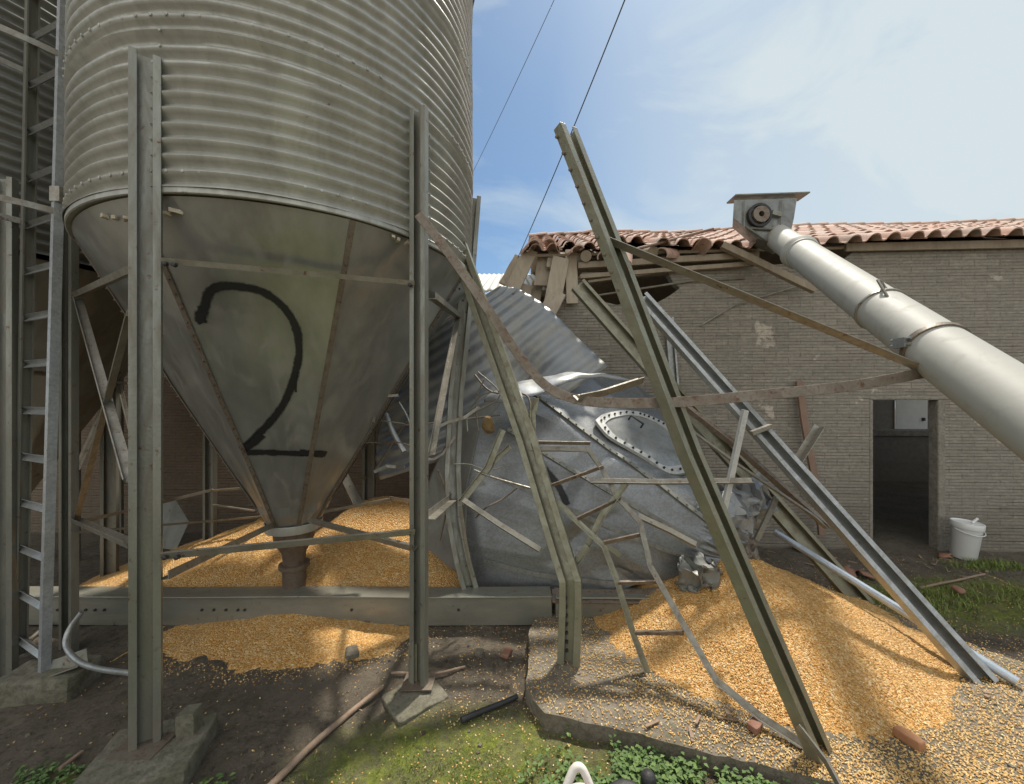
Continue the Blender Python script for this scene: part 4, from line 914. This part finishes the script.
mb = MB(); mb.sweep(flat_prof(.075, .03), [wpd(799, 381, -.06), wpd(804, 420, -.09), wpd(817, 492, -.16), wpd(822, 535, -.22)], (0, -1, .1)); solo("wood_plank", mb, M_redwood, "narrow reddish wooden plank leaning on the brick wall left of the doorway", "plank", wpd(822, 535, -.22), None, None, .003)

# ------------------------------------------------------------------ corn
def pile(cx, cy, h, rad, seed, zf=0.0, ex=1.0, ey=1.0, ang=0.0):
    def hgt(x, y):
        dx, dy = x - cx, y - cy; ca, sa = math.cos(ang), math.sin(ang); dx, dy = dx * ca + dy * sa, -dx * sa + dy * ca
        a = math.atan2(dy, dx); rr = math.hypot(dx / ex, dy / ey); Rr = rad * (1 + .10 * fb(math.cos(a) * 1.2 + seed, math.sin(a) * 1.2, 0, 3)); q = rr / Rr
        z = h * (math.sqrt(max(0, 1 - q) ** 2 + .0045) - .067) / .935 if q < 1 else -.1
        if q < 1: z = z * (1 + .10 * fb(x * 2.2, y * 2.2, seed, 3)) + .008 * fb(x * 9, y * 9, seed, 2) + .007 * fb(x * 26, y * 26, seed, 2)
        return zf + z, q
    return hgt
pileR = pile(1.70, 2.90, .50, 1.10, 2.3, .078, 1.02, .96)
_pl = pile(-1.24, 3.80, .80, 1.5, 6.1, 0.0, 1.0, .95); _pl2 = pile(-2.45, 3.75, .54, 1.35, 4.4, 0.0, 1.15, .95)
def pileL(x, y):
    z, q = _pl(x, y)
    z2, q2 = _pl2(x, y)
    if z2 > z: z, q = z2, min(q, q2)
    z = min(z, .205 + max(0, y - 3.03) * .62) if y > 3.02 else -.1; q = min(q, q2) if y > 3.02 else 3
    return z, q
def pileL_all(x, y):
    a = pileL(x, y); b = pileL2(x, y); return a if a[0] > b[0] else b
pileL2 = pile(-1.66, 2.93, .105, .62, 8.2, 0.0, 1.55, .80)
def pile_obj(hf, x0, x1, y0, y1, name, label):
    mb = MB(); st = .022; nxp, nyp = int((x1 - x0) / st), int((y1 - y0) / st); idx = {}
    for j in range(nyp + 1):
        for i in range(nxp + 1):
            x, y = x0 + i * st, y0 + j * st; z, q = hf(x, y); z = max(z, floor_z(x, y) - .03) if q < 1.15 else floor_z(x, y) - .02
            idx[i, j] = (len(mb.v), q); mb.v.append(Vector((x, y, z)))
    for j in range(nyp):
        for i in range(nxp):
            c = [idx[i, j], idx[i + 1, j], idx[i + 1, j + 1], idx[i, j + 1]]
            if min(k[1] for k in c) < 1.06: mb.f.append(tuple(k[0] for k in c))
    used = sorted({i for f in mb.f for i in f}); re_ = {o: n for n, o in enumerate(used)}; mb.v = [mb.v[i] for i in used]; mb.f = [tuple(re_[i] for i in f) for f in mb.f]
    return solo(name, mb, M_corn, label, "corn", ((x0 + x1) / 2, (y0 + y1) / 2, 0), None, 180, None, 'stuff')
pile_obj(pileR, .5, 3.2, 1.2, 4.0, "corn_pile", "heap of yellow corn kernels spilled on the pad below the crushed spout")
pile_obj(pileL_all, -4.0, .45, 2.1, 4.94, "corn_pile", "heap of yellow corn kernels behind the trough under the standing silo")
rng = random.Random(3)
def kernel(mb, p, s):
    M = Matrix.Rotation(rng.uniform(0, 6.3), 3, 'Z') @ Matrix.Rotation(rng.uniform(-.7, .7), 3, 'X') @ Matrix.Rotation(rng.uniform(-.7, .7), 3, 'Y')
    a, b, c = s, s * .75, s * .42
    P = [(-a, 0, 0), (-.2*a, -b*.7, 0), (a*.8, -b, 0), (a, 0, 0), (a*.8, b, 0), (-.2*a, b*.7, 0), (.3*a, 0, c), (.3*a, 0, -c)]
    mb.add([p + M @ Vector(q) for q in P], [(0, 1, 6), (1, 2, 6), (2, 3, 6), (3, 4, 6), (4, 5, 6), (5, 0, 6), (1, 0, 7), (2, 1, 7), (3, 2, 7), (4, 3, 7), (5, 4, 7), (0, 5, 7)])
km = MB(); cnt = 0
def dens(x, y):
    zr, qr = pileR(x, y); zl, ql = pileL_all(x, y)
    if qr < 1.0: return .8, zr
    d = .06
    if ql < 1: return .12, zl
    if qr < 1.25: d += .35
    if 1 < ql < 1.2: d += .35
    d += .9 * math.exp(-(qr - 1) * 5.5) * (1 if (x > 1.2 or y > 2) else .55)
    if x > 1.4 and y < 2.2: d += 1.9 * max(0, min(1, (x - 1.1) * 2.5)) * (.45 + .9 * max(0, fb(x * 3, y * 3, 4) + .4))
    d += .20 * math.exp(-((x - .2) / .9) ** 2) * max(0, .4 + fb(x * 4, y * 4, 8))
    if x > 2.6: d += .4 * max(0, fb(x * 2.5, y * 2.5, 2) + .2) * (1 if y < 3.5 else .3)
    if x < -.35: d *= .3 if y < 2.3 else .16
    elif y < 2.0 and not in_slab(x, y): d *= .6
    if 1 < ql < 1.3: d = max(d, (1.3 - ql) * 2.2)
    if in_slab(x, y): d += .12 + .35 * max(0, fb(x * 5, y * 5, 3))
    return d, floor_z(x, y)
while cnt < 42000:
    y = 1.55 + 2.6 * rng.random() ** 1.6; x = rng.uniform(-.98, 1.12) * y * 1.34; x = max(min(x, 4.6), -2.6)
    d, z = dens(x, y)
    if rng.random() < d:
        kernel(km, Vector((x, y, z + .003)), rng.uniform(.0036, .0058) * (1.0)); cnt += 1
solo("loose_corn", km, M_kernel, "loose corn kernels scattered over the yard and the heap", "corn", (0, 2, 0), None, None, None, 'stuff')

cm_ = MB()
for i in range(2600):
    y = 1.5 + 2.7 * rng.random() ** 1.5; x = rng.uniform(-1.1, 1.15) * y * 1.34
    if pileR(x, y)[1] < 1 or pileL_all(x, y)[1] < 1 or y > 4.2 or fb(x * 2.5, y * 2.5, 21) < -.1: continue
    if in_slab(x, y) and rng.random() < .8: continue
    z = floor_z(x, y); sz = .004 + .011 * rng.random() ** 4; M = Matrix.Rotation(rng.uniform(0, 6), 3, 'Z')
    P = [Vector((x, y, z)) + M @ Vector((sx * sz * rng.uniform(.6, 1.2), sy * sz * rng.uniform(.5, 1.1), sz_ * sz * rng.uniform(.4, .9))) for sx, sy, sz_ in ((-1, -1, -1), (1, -1, -1), (1, 1, -1), (-1, 1, -1), (-.7, -.7, 1), (.7, -.7, 1), (.7, .7, 1), (-.7, .7, 1))]
    cm_.add(P, [(3, 2, 1, 0), (4, 5, 6, 7), (0, 1, 5, 4), (1, 2, 6, 5), (2, 3, 7, 6), (3, 0, 4, 7)])
solo("dirt_clods", cm_, leaf_mat("dirt_clod", (.06, .048, .034), (.15, .125, .09)), "small dirt clods and gravel strewn over the yard", "gravel", (0, 2, 0), None, None, None, 'stuff')
# ------------------------------------------------------------------ grass, weeds
def blades(n, spots, h, wd, mat, name, label, leafy=False):
    mb = MB()
    for i in range(n):
        sx, sy, rx, ry = rng.choice(spots); x, y = rng.gauss(sx, rx * .5), rng.gauss(sy, ry * .5)
        if in_slab(x, y) or y > 4.25 or y < 1.2: continue
        if fb(x * 4, y * 4, 11) < (-.12 if not leafy else -.3): continue
        z = floor_z(x, y); p = Vector((x, y, z - .005)); a = rng.uniform(0, 6.3); hh = h * rng.uniform(.4, 1.2); d = Vector((math.cos(a), math.sin(a), 0)); s = Vector((-d.y, d.x, 0)) * wd * rng.uniform(.6, 1.3)
        if not leafy:
            mb.add([p - s, p + s, p + d * hh * .3 + Vector((0, 0, hh * .6)) + s * .7, p + d * hh * .3 + Vector((0, 0, hh * .6)) - s * .7, p + d * hh * .75 + Vector((0, 0, hh))], [(0, 1, 2, 3), (3, 2, 4)])
        else:
            for k in range(5):
                a2 = rng.uniform(0, 6.3); dd = Vector((math.cos(a2), math.sin(a2), 0)); ss = Vector((-dd.y, dd.x, 0)) * wd; q = p + dd * .012 + Vector((0, 0, hh * rng.uniform(.3, 1)))
                mb.add([q, q + dd * wd * 1.3 + ss + Vector((0, 0, wd * .4)), q + dd * wd * 3 + Vector((0, 0, -wd * .2)), q + dd * wd * 1.3 - ss + Vector((0, 0, wd * .4))], [(0, 1, 2), (0, 2, 3)])
    return solo(name, mb, mat, label, "plants", (spots[0][0], spots[0][1], 0), None, None, None, 'stuff', False)
blades(5200, [(4.0, 3.3, 1.1, .40), (4.4, 3.2, 1.1, .40), (3.4, 3.4, .5, .25), (4.9, 3.95, .5, .15)], .05, .003, M_grass, "grass", "short dark green grass between the doorway and the slanting post")
blades(7500, [(-.2, 1.62, .7, .26), (-.45, 1.72, .5, .2), (.0, 1.75, .6, .2), (.3, 1.6, .4, .2)], .018, .002, M_grass, "moss_turf", "bright green thin turf in the near yard")
blades(1500, [(.55, 1.70, .25, .16), (.75, 1.66, .2, .14), (.95, 1.60, .2, .12), (1.1, 1.54, .2, .1), (.4, 1.66, .3, .14)], .065, .0085, M_weed, "weeds", "leafy green weeds along the front edge of the concrete pad", True)
blades(160, [(-1.93, 1.62, .22, .12), (-2.1, 1.7, .2, .1), (-1.35, 1.62, .15, .1)], .04, .009, M_weed, "weeds", "small weed tufts beside the mossy footing at lower left", True)

# ------------------------------------------------------------------ small things
bk = Vector((4.86, 4.16, .0)); bt_ = thing("plastic_bucket", "white plastic bucket with lid standing right of the doorway", "bucket", bk)
tilt = Vector((.05, -.06, 1))
mb = MB(); mb.lathe([(.001, .004), (.096, .004), (.1, .01), (.118, .34), (.121, .345), (.121, .37)], bk, 40, tilt); part("pail", mb, M_bucket, bt_, 40)
mb = MB(); mb.lathe([(.126, .335), (.128, .34), (.128, .385), (.124, .395), (.112, .395), (.108, .388), (.001, .388)], bk, 40, tilt); part("lid", mb, M_bucket, bt_, 40)
mb = MB(); mb.tube([bk + Vector((.05, -.04, .39)), bk + Vector((.10, -.05, .44))], .012, 8); part("handle", mb, M_bucket, bt_, 40)
mb = MB(); hpnts = [bk + tilt.normalized() * .33 + Vector((1.0 * .131 * math.cos(a), -.131 * abs(math.sin(a)), -.05 * math.sin(a))) for a in [math.pi * i / 10 for i in range(11)]]; mb.tube(hpnts, .004, 6); part("bail", mb, M_bucket, bt_, 40)
def stick(pts, r_, mat, lb, nm="stick", cat="stick", n=9):
    P = spline(pts, 6); P = [p + noise.noise_vector(p * 6) * .006 for p in P]; mb = MB(); mb.tube(P, r_, n, [1 - .25 * i / len(P) for i in range(len(P))]); return solo(nm, mb, mat, lb, cat, P[0], None, 60)
def G(px, py, h=.0):
    Y = (EYE - h) * F / (py - HOR); return W(px, py, Y)
stick([G(262, 795, .02), G(320, 738, .02), G(382, 687, .025)], .017, M_stick, "long wooden stick lying in the dirt in the near yard")
stick([G(392, 672, .012), G(430, 674, .02), G(465, 667, .015)], .009, M_stick, "thin grey twig lying behind the foot of the right front post")
stick([G(461, 721, .015), G(490, 708, .015), G(518, 696, .02)], .016, M_rubber, "short black hose piece lying on the yard dirt", "hose", "hose")
stick([G(75, 600, .03), G(30, 640, .03)], .015, M_brace, "pale rod on the ground behind the ladder foot", "steel_rod", "rod")
stick([G(920, 588, .01), G(985, 574, .01)], .012, M_stick, "thin branch lying on the grass before the bucket")
stick([G(60, 770, .02), G(82, 752, .02)], .01, M_stick, "little twig on the soil left of the mossy footing")
shards = [(845, 572, .16, "red clay tile shard lying behind the dark slanting post"), (832, 560, .10, "small clay shard near the pipe below the doorway wall"), (862, 574, .15, "flat clay shard in the dirt before the doorway"), (958, 590, .09, "lone clay shard on the grass in front of the bucket"),
          (800, 548, .13, "clay tile shard at the wall foot left of the doorway"), (945, 556, .12, "clay shard at the wall foot left of the bucket"), (878, 556, .10, "clay shard on the doorway threshold dirt")]
for i, (px, py, s, lb) in enumerate(shards):
    mb = MB(); p = G(px, py, .03); M = Matrix.Rotation(random.uniform(0, 6), 3, 'Z') @ Matrix.Rotation(R(random.uniform(8, 24)), 3, 'X')
    mb.grid(lambda u, v: p + M @ Vector(((u - .5) * s * (1 + .3 * math.sin(v * 5)), (v - .5) * s * .8 * (1 + .2 * math.sin(u * 7)), .03 * math.cos((u - .5) * 3))), 6, 5)
    o = solo("clay_shard", mb, M_shard, lb, "tile shard", p, None, 50); o.modifiers.new("s", 'SOLIDIFY').thickness = .014
for px, py, sz, mt, lb in ((908, 738, (.10, .05, .045), M_brickbit, "orange brick fragment lying among kernels at the heap foot"), (507, 653, (.10, .05, .03), M_shard, "reddish brick chip on the dirt behind the right front post"), (352, 652, (.13, .08, .035), M_slab, "flat grey stone at the front edge of the corn behind the stick"), (480, 653, (.05, .05, .04), M_slab, "small grey stone left of the reddish brick chip"), (755, 726, (.07, .05, .035), M_shard, "small reddish lump on the pad beside the longest post")):
    mb = MB(); h = .1 if in_slab(*G(px, py, .1).xy) else .015; p = G(px, py, h); rough_block(mb, p, sz, random.uniform(0, 3), .008, 9, px, 7); solo("stone_chip", mb, mt, lb, "stone", p, None, 60)
for i in range(40):    # husk and wood splinters, each too small to show parts
    px, py = random.choice([(820, 545), (800, 575), (900, 555), (835, 580), (850, 560), (700, 720), (990, 700), (960, 560)]); px += random.uniform(-50, 50); py += random.uniform(-12, 16)
    q = G(px, py, .09); q.z = floor_z(q.x, q.y) + .012; a = random.uniform(0, 6.3); l_ = random.uniform(.02, .10); d = Vector((math.cos(a), math.sin(a), .1)) * l_
    mb = MB(); mb.sweep(flat_prof(random.uniform(.006, .022), .006), [q - d * .5, q + d * .5], (0, 0, 1)); solo("wood_splinter", mb, M_stick, "brown wood splinter lying among the spilled corn and dirt", "splinter", q, "wood splinters scattered around the wreck")
# white jug and black hose end at the lower edge
jp = G(583, 815, .0); jug = thing("plastic_jug", "white plastic jug with loop handle at the bottom edge", "jug", jp)
mb = MB(); mb.lathe([(.001, .0), (.075, .0), (.085, .015), (.085, .05), (.06, .07), (.02, .078)], jp, 32); part("body", mb, M_jug, jug, 40)
mb = MB(); P = spline([jp + Vector(v) for v in ((-.085, .0, .035), (-.07, .02, .08), (-.035, .045, .135), (-.012, .05, .15), (.012, .045, .135), (.04, .02, .08), (.055, .0, .04))], 5); mb.tube(P, .017, 12); part("handle", mb, M_jug, jug, 60)
mb = MB(); mb.box(jp + Vector((.015, -.01, .085)), (.05, .05, .03)); part("cap", mb, M_red, jug, None, .006)
hp_ = G(628, 806, .03); hs_ = thing("rubber_hose_end", "black rubber hose end with round knob at the bottom edge", "hose", hp_)
mb = MB(); P = spline([hp_ + Vector(v) for v in ((-.14, -.07, .01), (-.06, .005, .035), (.0, .02, .045), (.06, .0, .03))], 5); mb.tube(P, .035, 14); part("hose", mb, M_rubber, hs_, 60)
mb = MB(); mb.lathe([(.001, -.035), (.022, -.03), (.032, -.01), (.032, .012), (.02, .03), (.001, .034)], hp_ + Vector((.105, .06, .05)), 20); part("knob", mb, M_rubber, hs_, 60)

# overhead cables
def cable(a, b, r_, sag, lb):
    mb = MB(); n = 16; mb.tube([a.lerp(b, i / n) - Vector((0, 0, sag * 4 * (i / n) * (1 - i / n))) for i in range(n + 1)], r_, 6); solo("overhead_cable", mb, M_cable, lb, "cable", a, None, 60)
cable(W(514, 266, 4.95), W(668, -110, 2.2), .005, .06, "dark overhead cable rising from the broken roof corner into the sky")
cable(W(440, 236, 7.5), W(575, -46, 4.0), .004, .08, "thin faint cable crossing the sky right of the silo")
